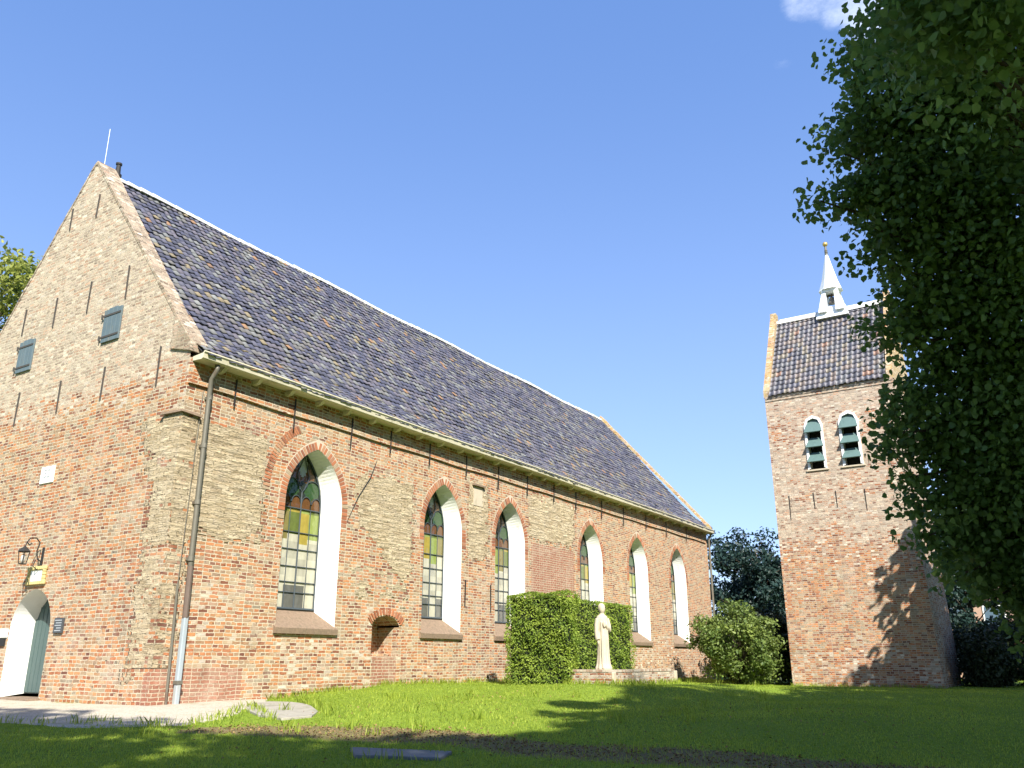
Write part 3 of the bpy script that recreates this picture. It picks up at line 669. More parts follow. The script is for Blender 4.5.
# shutters
for yc, z0, z1 in ((3.22, 8.33, 9.2), (7.1, 8.24, 9.13)):
    mb = MB()
    for i in range(4):
        y = yc - 0.36 + 0.18 * i; mb.box((-0.05, y + .004, z0), (-0.005, y + .176, z1 + (0.03 if i in (1, 2) else 0)))
    sh = mb.build('shutter', M['shutter'], church, bevel=.006)
    for z in (z0 + .14, z1 - .16):
        h = MB(); h.box((-0.062, yc - .34, z - .025), (-0.051, yc + .42, z + .025)); h.tube([(-0.06, yc + .43, z - .06), (-0.06, yc + .43, z + .06)], .02, 6); h.build('hinge', M['iron_grey'], sh)


def anchor(x, y, z0, z1, face):
    mb = MB(); n = random.uniform(-.02, .02)
    if face == 's': mb.hexa([(x - .011 + n, y - .03, z0), (x + .011 + n, y - .03, z0), (x + .011 + n, y, z0), (x - .011 + n, y, z0), (x - .015, y - .035, z1), (x + .015, y - .035, z1), (x + .015, y, z1), (x - .015, y, z1)])
    else: mb.hexa([(x - .03, y - .012 + n, z0), (x, y - .012 + n, z0), (x, y + .012 + n, z0), (x - .03, y + .012 + n, z0), (x - .035, y - .016, z1), (x, y - .016, z1), (x, y + .016, z1), (x - .035, y + .016, z1)])
    return mb


for x in (1.27, 3.12, 5.2, 6.8, 8.6, 10.5, 12.36, 14.2, 16.1, 17.8, 20.0, 22.05, 24.4, 26.7, 29.25): anchor(x, -.055, 6.36 + random.uniform(-.08, .1), 7.1, 's').build('wall_anchor', M['iron'], church)
for x, z0, z1 in ((10.62, 2.41, 3.22), (12.0, 2.32, 3.16)): anchor(x, 0, z0, z1, 's').build('wall_anchor', M['iron'], church)
for y, z0, z1 in ((4.78, 12.22, 12.92), (6.03, 12.18, 12.86), (2.86, 9.37, 10.28), (4.46, 9.36, 10.24), (6.01, 9.28, 10.15), (7.52, 9.37, 10.15), (1.1, 6.8, 7.76), (3.24, 6.82, 7.66), (5.12, 6.78, 7.64), (7.05, 6.73, 7.65)):
    anchor(0, y, z0, z1, 'w').build('wall_anchor', M['iron_grey'], church)


# roof tiles
def tiles(name, O, A, S, N, s0, s1, arange, matr, parent, tw=0.20, th=0.245, amp=0.014, seed=1, cols=None):
    """pantiles as one mesh: O origin, A along, S up the slope, N outward"""
    rg = np.random.default_rng(seed); O, A, S, N = (np.array(q, float) for q in (O, A, S, N))
    prof = np.array([(0, 0.15), (0.18, -0.7), (0.42, -0.9), (0.66, 0.35), (0.84, 1.0), (1.04, 0.35)]) ; k = len(prof)
    rows = []; s = s0
    while s < s1 - 0.02:
        e = min(s + th, s1); a0, a1 = arange((s + e) / 2); n = int(math.ceil((a1 - a0) / tw))
        for i in range(n):
            aa = a0 + i * tw; wd = min(tw, a1 - aa)
            if wd > 0.04: rows.append((s, e, aa, wd))
        s += th
    T = np.array(rows); n = len(T)
    j = rg.normal(0, 1, (n, 4))
    pa = T[:, 2:3] + prof[None, :, 0] * T[:, 3:4]; h = prof[None, :, 1] * amp
    lift = 0.042 + 0.010 * j[:, :1]
    lo = T[:, :1] - 0.035 + 0.008 * j[:, 1:2]; hi = T[:, 1:2] + 0.01
    skew = 0.008 * j[:, 2:3]
    P = lambda a_, s_, n_: O + a_[..., None] * A + s_[..., None] * S + n_[..., None] * N
    one = np.ones_like(pa); h = h + 0.022 * np.sin(T[:, 2:3] * .55 + .8) * np.sin(T[:, :1] * .7 + .4) + 0.010 * np.sin(T[:, 2:3] * 1.7 + T[:, :1] * 1.3)
    v0 = P(pa + skew, lo * one, h + lift); v1 = P(pa, hi * one, h + 0.004); v2 = P(pa + skew, lo * one, h + lift - 0.022)
    V = np.concatenate([v0, v1, v2], 1)
    f = []
    for i in range(k - 1): f += [(i, i + 1, k + i + 1, k + i), (2 * k + i, 2 * k + i + 1, i + 1, i)]
    f = np.array(f); F_ = (f[None] + (np.arange(n) * 3 * k)[:, None, None]).reshape(-1, 4)
    rnd = rg.random(n)
    return npmesh(name, V.reshape(-1, 3), F_, matr, parent, fattrs={'rnd': np.repeat(rnd, len(f))})


ye0, ze0, yk, zk, yr, zr = -0.40, 7.30, 0.6, 8.15, W / 2, 13.85
s1v = np.array([0, yk - ye0, zk - ze0]); l1 = np.linalg.norm(s1v); s1v /= l1
s2v = np.array([0, yr - yk, zr - zk]); l2 = np.linalg.norm(s2v); s2v /= l2
xe = lambda z: L + 0.02 - (z - 7.3) / (zr - 7.3) * 1.40
tiles('roof_tiles', (0, ye0, ze0), (1, 0, 0), s1v, np.cross((1, 0, 0), s1v), 0, l1, lambda s: (0.10 if s < 0.42 else 0.35, xe(ze0 + s * s1v[2])), M['tile'], church, seed=3)
tiles('roof_tiles', (0, yk, zk), (1, 0, 0), s2v, np.cross((1, 0, 0), s2v), 0, l2, lambda s: (GXf(zk + s * s2v[2]) + .01, xe(zk + s * s2v[2])), M['tile'], church, seed=4)
mb = MB()   # boarding under the tiles and the far pitch
for sg in (0, 1):
    Yf = (lambda y: y) if sg == 0 else (lambda y: W - y)
    for (ya, za), (yb, zb_) in (((ye0, ze0), (yk, zk)), ((yk, zk), (yr, zr))):
        q = [(0.12 if ya < 0 else GX, Yf(ya), za - .03), (xe(za), Yf(ya), za - .03), (xe(zb_), Yf(yb), zb_ - .03), (0.12 if ya < 0 else GX, Yf(yb), zb_ - .03)]
        mb.quad(*(q if sg == 0 else q[::-1]))
mb.build('roof', M['tower_tile'], church, attr='rnd')
mb = MB(); x = 0.54   # whitewashed ridge tiles
while x < 30.8:
    e = min(x + 0.40, 30.85); rr = 0.085 + random.uniform(-.008, .012); zc = zr - .02 + 0.03 * math.sin(x * .9)
    vs = []
    for xx, r_ in ((x, rr + .012), (e + .02, rr - .006)):
        for i in range(9):
            q = math.pi * (-0.12 + 1.24 * i / 8); vs.append((xx, W / 2 - r_ * 1.25 * math.cos(q), zc + r_ * math.sin(q) * 1.1))
    mb.add(vs, [(i, 9 + i, 10 + i, i + 1) for i in range(8)] + [tuple(range(9)), tuple(range(17, 8, -1))]); x += 0.40
mb.build('ridge_cap', M['ridge_white'], church)
mb = MB(); n = 30   # lichen-covered coping of the east end
for i in range(n):
    for Yf in (lambda y: y, lambda y: W - y):
        pr = []
        for q in (i / n, (i + 1) / n):
            y = -0.30 + (W / 2 + .30) * q; z = 7.38 + (zr + .12 - 7.38) * q; z = z if q > .15 else z - 0.1 * (1 - q / .15) * 0
            pr.append((xe(z), Yf(y), z + rng.normal(0, .008)))
        (xa, ya, za), (xb, yb, zb_) = pr
        p = [(xa - .12, ya, za - .05), (xa + .16, ya, za - .05), (xb + .16, yb, zb_ - .05), (xb - .12, yb, zb_ - .05)]
        mb.hexa(p + [(x, y, z + .20) for x, y, z in p])
mb.build('east_coping', M['yellow_coping'], church)

# gutter, brackets, downpipes
mb = MB(); gpr = [(-.065, 7.20), (-.37, 7.19), (-.41, 7.215), (-.43, 7.31), (-.46, 7.345), (-.46, 7.372), (-.43, 7.372), (-.40, 7.33), (-.065, 7.30)]
for a_, b_ in zip(np.linspace(0.03, L + .12, 24)[:-1], np.linspace(0.03, L + .12, 24)[1:]):
    k = len(gpr); f = lambda x: 0.012 * math.sin(x * .55)
    mb.add([(a_, y, z + f(a_)) for y, z in gpr] + [(b_, y, z + f(b_)) for y, z in gpr], [(i, i + k, (i + 1) % k + k, (i + 1) % k) for i in range(k)][::1])
mb.add([(0.03, y, z) for y, z in gpr] + [(L + .12, y, z) for y, z in gpr], [tuple(range(len(gpr))), tuple(range(2 * len(gpr) - 1, len(gpr) - 1, -1))])
mb.build('gutter', M['cream'], church)
for i in range(31):
    x = 0.75 + 1.03 * i; mb = MB()
    mb.hexa([(x - .05, -.22, 7.10), (x + .05, -.22, 7.10), (x + .05, -.062, 7.09), (x - .05, -.062, 7.09), (x - .05, -.33, 7.197), (x + .05, -.33, 7.197), (x + .05, -.062, 7.197), (x - .05, -.062, 7.197)])
    mb.build('gutter_bracket', M['cream'], church)
mb = MB(); mb.tube([(.52, -.30, 7.21), (.52, -.30, 7.08), (.52, -.14, 6.9), (.515, -.13, 6.3), (.54, -.12, 3.0), (.56, -.12, 1.72)], .055, 10)
dp = mb.build('downpipe', M['zinc'], church, smooth=True)
for z in (6.45, 5.35, 4.1, 2.9):
    mb = MB(); mb.box((.49, -.10, z - .03), (.585, -.0, z + .03)); mb.tube([(.525, -.13, z - .05), (.53, -.125, z + .05)], .064, 10); mb.build('pipe_clip', M['zinc'], dp)
mb = MB(); mb.tube([(.548, -.12, 2.75), (.562, -.12, 1.7)], .062, 10); mb.build('rusty_section', M['pipe'], dp)
mb = MB(); mb.box((.515, -.17, -.15), (.62, -.06, 1.72)); g_ = mb.build('pipe_guard', M['guard'], dp, bevel=.02)
mb = MB(); mb.box((.500, -.182, .40), (.636, -.05, .47)); mb.build('guard_band', M['zinc'], dp)
mb = MB(); mb.tube([(.33, -.06, 2.35), (.36, -.06, 1.2), (.385, -.06, -.15)], .027, 8); mb.tube([(.33, -.06, 2.35), (.42, -.03, 6.6)], .009, 5); mb.build('conduit', M['zinc'], church)
mb = MB(); mb.tube([(L - .05, -.30, 7.2), (L - .05, -.14, 6.9), (L - .05, -.14, -.2)], .055, 8); mb.build('downpipe', M['zinc'], church)
# ridge vent and lightning rod, flue scar, blank plaque, crack
mb = MB(); mb.lathe((.62, W / 2, 13.86), [(.075, 0), (.075, .08), (.115, .10), (.115, .16), (.075, .19), (.06, .46), (.085, .47), (.085, .52), (.04, .54)], 14); mb.build('vent_pipe', M['iron'], church, smooth=False)
mb = MB(); mb.tube([(.19, 5.2, 14.0), (.17, 5.18, 15.25)], .009, 5); mb.build('lightning_rod', M['white_paint'], church)
mb = MB(); mb.tube([(6.33, -.004, 6.15), (6.1, -.004, 5.62), (5.66, -.004, 5.02), (5.28, -.004, 4.3)], [.008, .018, .015, .008], 6); mb.build('patched_crack', M['dark'], church)
mb = MB(); mb.box((11.0, -.012, 5.6), (11.5, .0, 6.22)); pl = mb.build('stone_panel', M['stone'], church)
mb = MB(); mb.box((10.92, -.09, 6.23), (11.58, .0, 6.29)); mb.build('panel_drip', M['sill'], pl)

# ---- things fixed on the gable
pq = empty('number_plaque', 'small white plaque with faint numerals high on the gable wall', 'plaque', (0, 5.0, 5.19))
mb = MB(); mb.box((-.03, -.29, -.21), (-.002, .29, .21)); mb.build('plate', M['white'], pq, bevel=.006)


def text_mesh(name, s, size, matr, parent, mx):
    cu = bpy.data.curves.new(name, 'FONT'); cu.body = s; cu.size = size; cu.extrude = 0.002; cu.align_x = 'CENTER'; cu.align_y = 'CENTER'
    tmp = bpy.data.objects.new(name, cu); COL.objects.link(tmp); dg = bpy.context.evaluated_depsgraph_get()
    me = bpy.data.meshes.new_from_object(tmp.evaluated_get(dg)); bpy.data.objects.remove(tmp)
    me.materials.clear(); me.materials.append(matr); me.transform(mx)
    o = bpy.data.objects.new(name, me); COL.objects.link(o); o.parent = parent; return o


WEST = Matrix(((0, 0, -1), (-1, 0, 0), (0, 1, 0))).to_4x4()
text_mesh('numerals', '52', 0.30, M['sign_text'], pq, Matrix.Translation((-.034, 0, .02)) @ WEST)
nb = empty('notice_board', 'small dark slate notice beside the church door', 'notice', (0, 3.45, 1.6))
mb = MB(); mb.box((-.05, -.17, -.165), (-.002, .17, .165)); mb.build('board', M['sign_dark'], nb, bevel=.008)
mb = MB()
for i, wd in enumerate((.26, .22, .25, .18, .24)): mb.box((-.0535, -.13, .10 - i * .055), (-.0505, -.13 + wd, .122 - i * .055))
mb.build('lettering', M['sign_text'], nb)
ns = empty('name_plate', 'white enamel plate with grey lettering left of the church door', 'sign', (0, 5.78, 1.47))
mb = MB(); mb.box((-.03, -.24, -.1), (-.002, .24, .1)); mb.build('plate', M['white'], ns, bevel=.006)
mb = MB()
for k in range(6): mb.box((-.034, -.17 + k * .06, -.03), (-.0305, -.13 + k * .06, .03))
mb.build('lettering', M['sign_text'], ns)
mb = MB(); mb.box((-.045, -.18, -.29), (-.003, .16, -.13)); mb.build('letter_slot', M['dark'], ns)
cp = empty('carved_panel', 'carved stone tablet with yellow frame above the church door', 'plaque', (0, 4.68, 2.75))
mb = MB(); mb.box((-.05, -.25, -.14), (-.002, .25, .13)); mb.build('tablet', M['white'], cp, bevel=.01)
mb = MB()
for k in range(9):
    y = -.34 + .085 * k
    mb.lathe((-.04, y, .17), [(.0, -.05), (.05, -.03), (.05, .03), (.0, .05)], 8); mb.lathe((-.04, y, -.17), [(.0, -.05), (.05, -.03), (.05, .03), (.0, .05)], 8)
for k in range(4):
    z = -.12 + .08 * k
    mb.lathe((-.04, -.32, z), [(.0, -.05), (.05, -.03), (.05, .03), (.0, .05)], 8); mb.lathe((-.04, .32, z), [(.0, -.05), (.05, -.03), (.05, .03), (.0, .05)], 8)
mb.box((-.06, -.34, .12), (-.003, .34, .2)); mb.box((-.06, -.34, -.2), (-.003, .34, -.13)); mb.box((-.06, -.34, -.13), (-.003, -.25, .12)); mb.box((-.06, .25, -.13), (-.003, .34, .12))
mb.build('frame', M['yellow_stone'], cp)
ln = empty('wall_lantern', 'black wrought iron lantern on a scroll bracket above the door', 'lantern', (0, 4.62, 3.0))
mb = MB()
mb.box((-.02, -.04, -.1), (0, .04, .4)); mb.tube([(0, 0, .05), (-.12, 0, .12), (-.16, 0, .3), (-.12, 0, .5), (-.22, 0, .60), (-.36, 0, .58), (-.42, 0, .48), (-.36, 0, .42), (-.31, 0, .47)], .016, 6)
mb.tube([(-.42, 0, .48), (-.45, 0, .36)], .012, 5); mb.tube([(-.02, 0, -.05), (-.1, 0, -.12), (-.2, 0, -.05), (-.16, 0, .1)], .014, 6); mb.build('bracket', M['iron'], ln)
mb = MB()
for z, r_ in ((.26, .13), (-.02, .085)): mb.tube([(-.45 + r_ * math.cos(q), r_ * math.sin(q), z) for q in np.linspace(0, 2 * math.pi, 7)], .011, 5)
for k in range(6):
    q = 2 * math.pi * k / 6; mb.tube([(-.45 + .085 * math.cos(q), .085 * math.sin(q), -.02), (-.45 + .13 * math.cos(q), .13 * math.sin(q), .26)], .009, 5)
mb.lathe((-.45, 0, .26), [(.15, 0), (.10, .06), (.03, .11), (.0, .14)], 6); mb.build('cage', M['iron'], ln)
m_, t = mat('lamp_glass'); t.out((0.5, 0.5, 0.46), 0.1, spec=0.6); M['lampglass'] = m_
mb = MB(); mb.lathe((-.45, 0, 0.0), [(.03, 0), (.055, .06), (.05, .16), (.02, .2)], 8); mb.build('bulb', M['lampglass'], ln, smooth=True)

# ------------------------------------------------------------------ bell tower
TX, TY0, TY1 = 28.0, -10.86, -4.94
tower = empty('bell_tower', 'square brick bell tower with steep tiled saddle roof and white spirelet', 'tower')
TD = 6.0; ZE = 12.9; zridge = 17.6; XR = TX + TD / 2
lx = lambda z: TX + 0.0 * z
def tcor(z):   # footprint at height z: slight batter
    b = 0.16 * max(0, min(1, (z + .3) / 5.5)) + 0.012 * max(0, z - 5)
    return (TX + b * .6, TX + TD - b * .6, TY0 + b, TY1 + 0.006 * max(0, z))
LV = [(-7.08, .415), (-8.66, .43)]; LZ0, LZS, LZA = 9.1, 11.15, 11.62
lus = list(np.linspace(TY0, TY1, 18)) + [c_ + p for c_, hw in LV for p, _ in arch_pts(hw, LZ0, LZS, LZA, 2)]
o = wall_mesh('west_wall', 'y', lus, lambda u: -0.6, lambda u: ZE, [(c_ - hw, c_ + hw, lambda u: LZ0, (lambda c_, hw: lambda u: float(np.interp(u - c_, [p for p, _ in arch_pts(hw, LZ0, LZS, LZA, 2)[1:-1]], [q for _, q in arch_pts(hw, LZ0, LZS, LZA, 2)[1:-1]])))(c_, hw)) for c_, hw in LV], M['tower_brick'], tower,
              {'pale': lambda u, z: -0.3 * sbx(u, z, -20, 0, 1.0, 5.0, .8) + 0.12 * np.sin(z * 2.1), 'tuff': lambda u, z: 0 * z}, dz=0.5, off=0, flip=True)
co = np.zeros(len(o.data.vertices) * 3); o.data.vertices.foreach_get('co', co); co = co.reshape(-1, 3)
for r_ in co:
    x0, x1, y0, y1 = tcor(r_[2]); q = (r_[1] - TY0) / (TY1 - TY0); r_[0] = x0; r_[1] = y0 + (y1 - y0) * q if r_[2] < 9 or True else r_[1]
o.data.vertices.foreach_set('co', co.ravel()); o.data.update()
mb = MB(); zl = np.linspace(-.6, ZE, 20)
for a_, b_ in zip(zl[:-1], zl[1:]):
    xa0, xa1, ya0, ya1 = tcor(a_); xb0, xb1, yb0, yb1 = tcor(b_)
    mb.quad((xa0, ya0, a_), (xa1, ya0, a_), (xb1, yb0, b_), (xb0, yb0, b_)); mb.quad((xa1, ya0, a_), (xa1, ya1, a_), (xb1, yb1, b_), (xb1, yb0, b_)); mb.quad((xa1, ya1, a_), (xa0, ya1, a_), (xb0, yb1, b_), (xb1, yb1, b_))
mb.build('side_walls', M['tower_brick'], tower)
x0, x1, y0, y1 = tcor(ZE)
def tgable(yf, yb, nm):
    mb = MB(); f = [(x0 - .03, ZE - .1), (x0 - .03, ZE + .25), (XR - .25, zridge + .22), (XR - .2, zridge + .5), (XR + .2, zridge + .5), (XR + .25, zridge + .22), (x1 + .03, ZE + .25), (x1 + .03, ZE - .1)]
    n = len(f); mb.add([(x, yf, z) for x, z in f] + [(x, yb, z) for x, z in f], [tuple(range(n)), tuple(range(2 * n - 1, n - 1, -1))] + [(i, n + i, n + (i + 1) % n, (i + 1) % n) for i in range(n)])
    g_ = mb.build('gable', M['yellow_coping'], tower)
tgable(y1 + .03, y1 - .26, 'n'); tgable(y0 + .26, y0 - .03, 's')
sv = np.array([XR - x0 + .12, 0, zridge - ZE]); ls = np.linalg.norm(sv); sv /= ls
tiles('roof_tiles', (x0 - .12, 0, ZE - .03), (0, -1, 0), sv, np.cross((0, -1, 0), sv), 0, ls, lambda s: (-(y1 - .26), -(y0 + .26)), M['tower_tile'], tower, tw=.235, th=.33, amp=.036, seed=8)
sv2 = np.array([-(XR - x0 + .12), 0, zridge - ZE]); sv2 /= ls
tiles('roof_tiles', (x1 + .12, 0, ZE - .03), (0, 1, 0), sv2, np.cross((0, 1, 0), sv2), 0, ls, lambda s: (y0 + .26, y1 - .26), M['tower_tile'], tower, tw=.235, th=.33, amp=.036, seed=9)
mb = MB(); mb.tube([(XR, y1 - .4, zridge + .02), (XR, y0 + .4, zridge + .02)], .14, 8); mb.box((XR - .16, y0 + .26, zridge - .12), (XR + .16, y1 - .26, zridge + .04)); mb.build('ridge_cap', M['ridge_white'], tower)
mb = MB(); mb.box((x0 - .035, y0 + .02, ZE - .3), (x0 + .02, y1 - .02, ZE - .18)); mb.box((x0 - .06, y0 + .02, ZE - .18), (x0 + .02, y1 - .02, ZE - .06)); mb.build('eave_course', M['tower_brick'], tower)
for c_, hw in LV:
    q = (c_ - TY0) / (TY1 - TY0); xa0, xa1, ya0, ya1 = tcor(10.3); c_ = ya0 + (ya1 - ya0) * q; X0 = xa0
    mb = MB(); a1 = arch_pts(hw, LZ0, LZS, LZA, 2); a2 = arch_pts(hw - .11, LZ0 + .05, LZS + .03, LZA - .14, 2)
    for xo in (X0 - .05,):
        for i in range(len(a1) - 1):
            (ya, za), (yb, zb_), (yc, zc), (yd, zd) = a1[i], a1[i + 1], a2[i + 1], a2[i]
            mb.quad((xo, c_ + ya, za), (xo, c_ + yb, zb_), (xo, c_ + yc, zc), (xo, c_ + yd, zd)); mb.quad((xo, c_ + yd, zd), (xo, c_ + yc, zc), (X0 + .45, c_ + yc, zc), (X0 + .45, c_ + yd, zd)); mb.quad((xo, c_ + ya, za), (X0 + .1, c_ + ya, za), (X0 + .1, c_ + yb, zb_), (xo, c_ + yb, zb_))
    wn = mb.build('sound_window', M['white_paint'], tower)
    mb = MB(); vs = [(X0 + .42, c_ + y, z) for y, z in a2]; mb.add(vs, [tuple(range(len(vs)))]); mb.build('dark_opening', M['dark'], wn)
    for k, zz_ in enumerate((10.98, 10.28, 9.60)):
        h2 = hw - .02; mb = MB(); top = zz_ + (.30 if k else .46)
        mb.hexa([(X0 - .24, c_ - h2, zz_ - .17), (X0 - .24, c_ + h2, zz_ - .17), (X0 - .20, c_ + h2, zz_ - .2), (X0 - .20, c_ - h2, zz_ - .2), (X0 + .10, c_ - h2 + .13, top), (X0 + .10, c_ + h2 - .13, top), (X0 + .13, c_ + h2 - .13, top - .03), (X0 + .13, c_ - h2 + .13, top - .03)][::1])
        mb.build('louvre', M['louvre'], wn)
    mb = MB(); mb.box((X0 - .07, c_ - hw - .08, LZ0 - .07), (X0 + .3, c_ + hw + .08, LZ0 - .002)); mb.build('sill', M['stone'], wn)
for y, z0, z1 in ((-5.62, 6.9, 8.03), (-6.73, 7.33, 8.05), (-7.72, 7.3, 8.04), (-8.97, 7.04, 8.0)):
    q = (y - TY0) / (TY1 - TY0); xa0, _, ya0, ya1 = tcor(7.5); anchor(xa0 + .01, ya0 + (ya1 - ya0) * q, z0, z1, 'w').build('wall_anchor', M['iron'], tower)
# spirelet
SY = -7.95
mb = MB()
for sx in (-1, 1):
    for sy in (-1, 1):
        b0 = [(XR + sx * .60, SY + sy * .62), (XR + sx * .60, SY + sy * .22), (XR + sx * .22, SY + sy * .22), (XR + sx * .22, SY + sy * .62)]; b1 = [(XR + sx * .38, SY + sy * .38), (XR + sx * .38, SY + sy * .20), (XR + sx * .20, SY + sy * .20), (XR + sx * .20, SY + sy * .38)]
        zb_ = zridge - .12
        p = [(x, y, zb_) for x, y in b0] + [(x, y, 18.62) for x, y in b1]
        mb.hexa(p if sx * sy < 0 else [p[i] for i in (0, 3, 2, 1, 4, 7, 6, 5)])
mb.box((XR - .40, SY - .40, 18.60), (XR + .40, SY + .40, 18.74)); mb.hexa([(XR - .52, SY - .78, zridge - .42), (XR + .52, SY - .78, zridge - .42), (XR + .52, SY + .78, zridge - .42), (XR - .52, SY + .78, zridge - .42), (XR - .30, SY - .62, zridge + .2), (XR + .30, SY - .62, zridge + .2), (XR + .30, SY + .62, zridge + .2), (XR - .30, SY + .62, zridge + .2)])
sp = mb.build('spirelet', M['white_paint'], tower)
mb = MB(); n = 8
ang = [2 * math.pi * (k + .5) / n for k in range(n)]
prof = [(.60, 18.72), (.56, 18.80), (.40, 19.3), (.25, 19.95), (.10, 20.65), (.06, 20.8)]
vs = [(XR + r_ * math.cos(q), SY + r_ * math.sin(q), z) for r_, z in prof for q in ang]
mb.add(vs, [(i * n + k, i * n + (k + 1) % n, (i + 1) * n + (k + 1) % n, (i + 1) * n + k) for i in range(len(prof) - 1) for k in range(n)] + [tuple(range(n - 1, -1, -1)), tuple((len(prof) - 1) * n + k for k in range(n))])
mb.build('spire_cap', M['white_paint'], sp)
mb = MB(); mb.lathe((XR, SY, 20.75), [(.07, 0), (.09, .05), (.06, .1), (.09, .16), (.06, .2), (.085, .26), (.055, .32), (.05, .52)], 10); mb.build('finial_stem', M['zinc'], sp)
mb = MB(); mb.lathe((XR, SY, 21.38), [(.13 * math.sin(q) + .001, -.13 * math.cos(q)) for q in np.linspace(0, math.pi, 9)], 12); mb.build('finial_ball', M['gold'], sp, smooth=True)
bell = empty('bell', 'small bronze bell hanging in the white spirelet', 'bell', (XR, SY, 18.05))
mb = MB(); mb.lathe((0, 0, 0), [(.20, 0), (.185, .05), (.145, .14), (.13, .26), (.10, .33), (.03, .36)], 16); mb.build('bell_body', M['bronze'], bell, smooth=True)
mb = MB(); mb.tube([(0, 0, .34), (0, 0, .58)], .035, 6); mb.box((-.04, -.3, .40), (.04, .3, .50)); mb.build('headstock', M['bark'], bell)

# ------------------------------------------------------------------ vegetation
def leafcloud(name, P, Nn, size, matr, parent=None, aspect=0.62, jitter=0.9, fold=0.25, seed=0, rnd=None, droop=0.0, heart=False):
    """one mesh of small folded leaves at points P leaning towards directions Nn"""
    rg = np.random.default_rng(seed); n = len(P)
    nn = Nn + rg.normal(0, jitter, (n, 3)); nn /= np.linalg.norm(nn, axis=1, keepdims=True) + 1e-9
    tt = rg.normal(0, 1, (n, 3)); tt[:, 2] -= droop; tt -= nn * (tt * nn).sum(1, keepdims=True); tt /= np.linalg.norm(tt, axis=1, keepdims=True) + 1e-9
    bb = np.cross(nn, tt); s = (size * rg.uniform(0.6, 1.25, n))[:, None]
    v0 = P - tt * s * .5; v2 = P + tt * s * .5; mid = P - tt * s * .08
    v1 = mid + bb * s * aspect * .5 + nn * s * fold * .5; v3 = mid - bb * s * aspect * .5 + nn * s * fold * .5
    V = np.stack([v0, v1, v2, v3], 1).reshape(-1, 3); k = np.arange(n)[:, None] * 4
    F_ = np.concatenate([k + np.array([[0, 1, 2]]), k + np.array([[0, 2, 3]])], 1).reshape(-1, 3)
    if heart:
        q = lambda a, w_, sg: P + tt * s * a + bb * s * aspect * .5 * w_ * sg + nn * s * fold * .5 * w_
        V = np.stack([v0, q(-.22, 1.0, 1), q(.16, .86, 1), v2, q(.16, .86, -1), q(-.22, 1.0, -1)], 1).reshape(-1, 3)
        F_ = (np.arange(n)[:, None, None] * 6 + np.array([[[0, 1, 2, 3], [0, 3, 4, 5]]])).reshape(-1, 4)
    r_ = rg.random(n) if rnd is None else np.clip(rnd + rg.normal(0, .18, n), 0, 1)
    return npmesh(name, V, F_, matr, parent, fattrs={'rnd': np.repeat(r_, 2)})


def clumps_in(rg, c, rad, n, shell=0.55):
    d = rg.normal(0, 1, (n, 3)); d /= np.linalg.norm(d, axis=1, keepdims=True)
    r_ = shell + (1 - shell) * rg.random(n); return np.array(c) + d * r_[:, None] * np.array(rad)


def make_tree(name, label, cat, base, crown_c, crown_r, nclump, nleaf, leaf, matr, trunk_r=0.25, clump_r=0.9, seed=1, extra=(), group=None, shell=0.55, up=0.5, flat=0.75, droop=0.0, extra_r=None, heart=False, aspect=.62):
    rg = np.random.default_rng(seed); bx, by = base; bz = gz1(bx, by) - .05
    o = empty(name, label, cat, (bx, by, bz), group)
    B = np.array([bx, by, bz]); cc = np.array(crown_c) - B
    C = clumps_in(rg, cc, crown_r, nclump, shell)
    if len(extra): C = np.concatenate([C, np.array(extra) - B])
    RR = np.concatenate([np.ones(nclump), np.ones(len(extra)) if extra_r is None else np.array(extra_r)]); k_ = C[:, 2] > 0.15; C = C[k_]; RR = RR[k_]
    mb = MB(); top = cc[2] + crown_r[2] * .55
    lean = lambda q: (cc[0] * q ** 1.6, cc[1] * q ** 1.6, top * q)
    mb.tube([lean(q) for q in np.linspace(0, 1, 8)], [trunk_r * (1.25 if q == 0 else 1 - .85 * q) for q in np.linspace(0, 1, 8)], 10)
    for p in C[::max(1, len(C) // 130)]:
        hq = np.clip((p[2] - np.linalg.norm(p[:2] - cc[:2]) * .7) / top, .25, .92); a_ = np.array(lean(hq)); md = a_ * .5 + p * .5 + np.array([0, 0, .12 * np.linalg.norm(p - a_)]) + rg.normal(0, .08, 3)
        r0 = trunk_r * .3 * (1.1 - hq); mb.tube([a_, a_ * .75 + md * .25, md, p], [r0, r0 * .8, r0 * .55, .012], 5)
    mb.build('trunk', M['bark'], o, smooth=True)
    cr = clump_r * rg.uniform(.65, 1.3, len(C)) * RR; per = np.maximum(4, nleaf * RR ** 2.5 / (RR ** 2.5).sum()).astype(int); idx = np.repeat(np.arange(len(C)), per)
    d = rg.normal(0, 1, (len(idx), 3)); d /= np.linalg.norm(d, axis=1, keepdims=True); rr = rg.random(len(idx)) ** .5
    P = C[idx] + d * (rr * cr[idx])[:, None] * np.array([1, 1, flat])
    P[:, 2] = np.maximum(P[:, 2], 0.08); tone = rg.uniform(.15, .8, len(C))[idx]
    leafcloud('crown', P, d * .6 + np.array([0, 0, up]), leaf, matr, o, seed=seed + 50, rnd=tone, droop=droop, heart=heart, aspect=aspect)
    return o


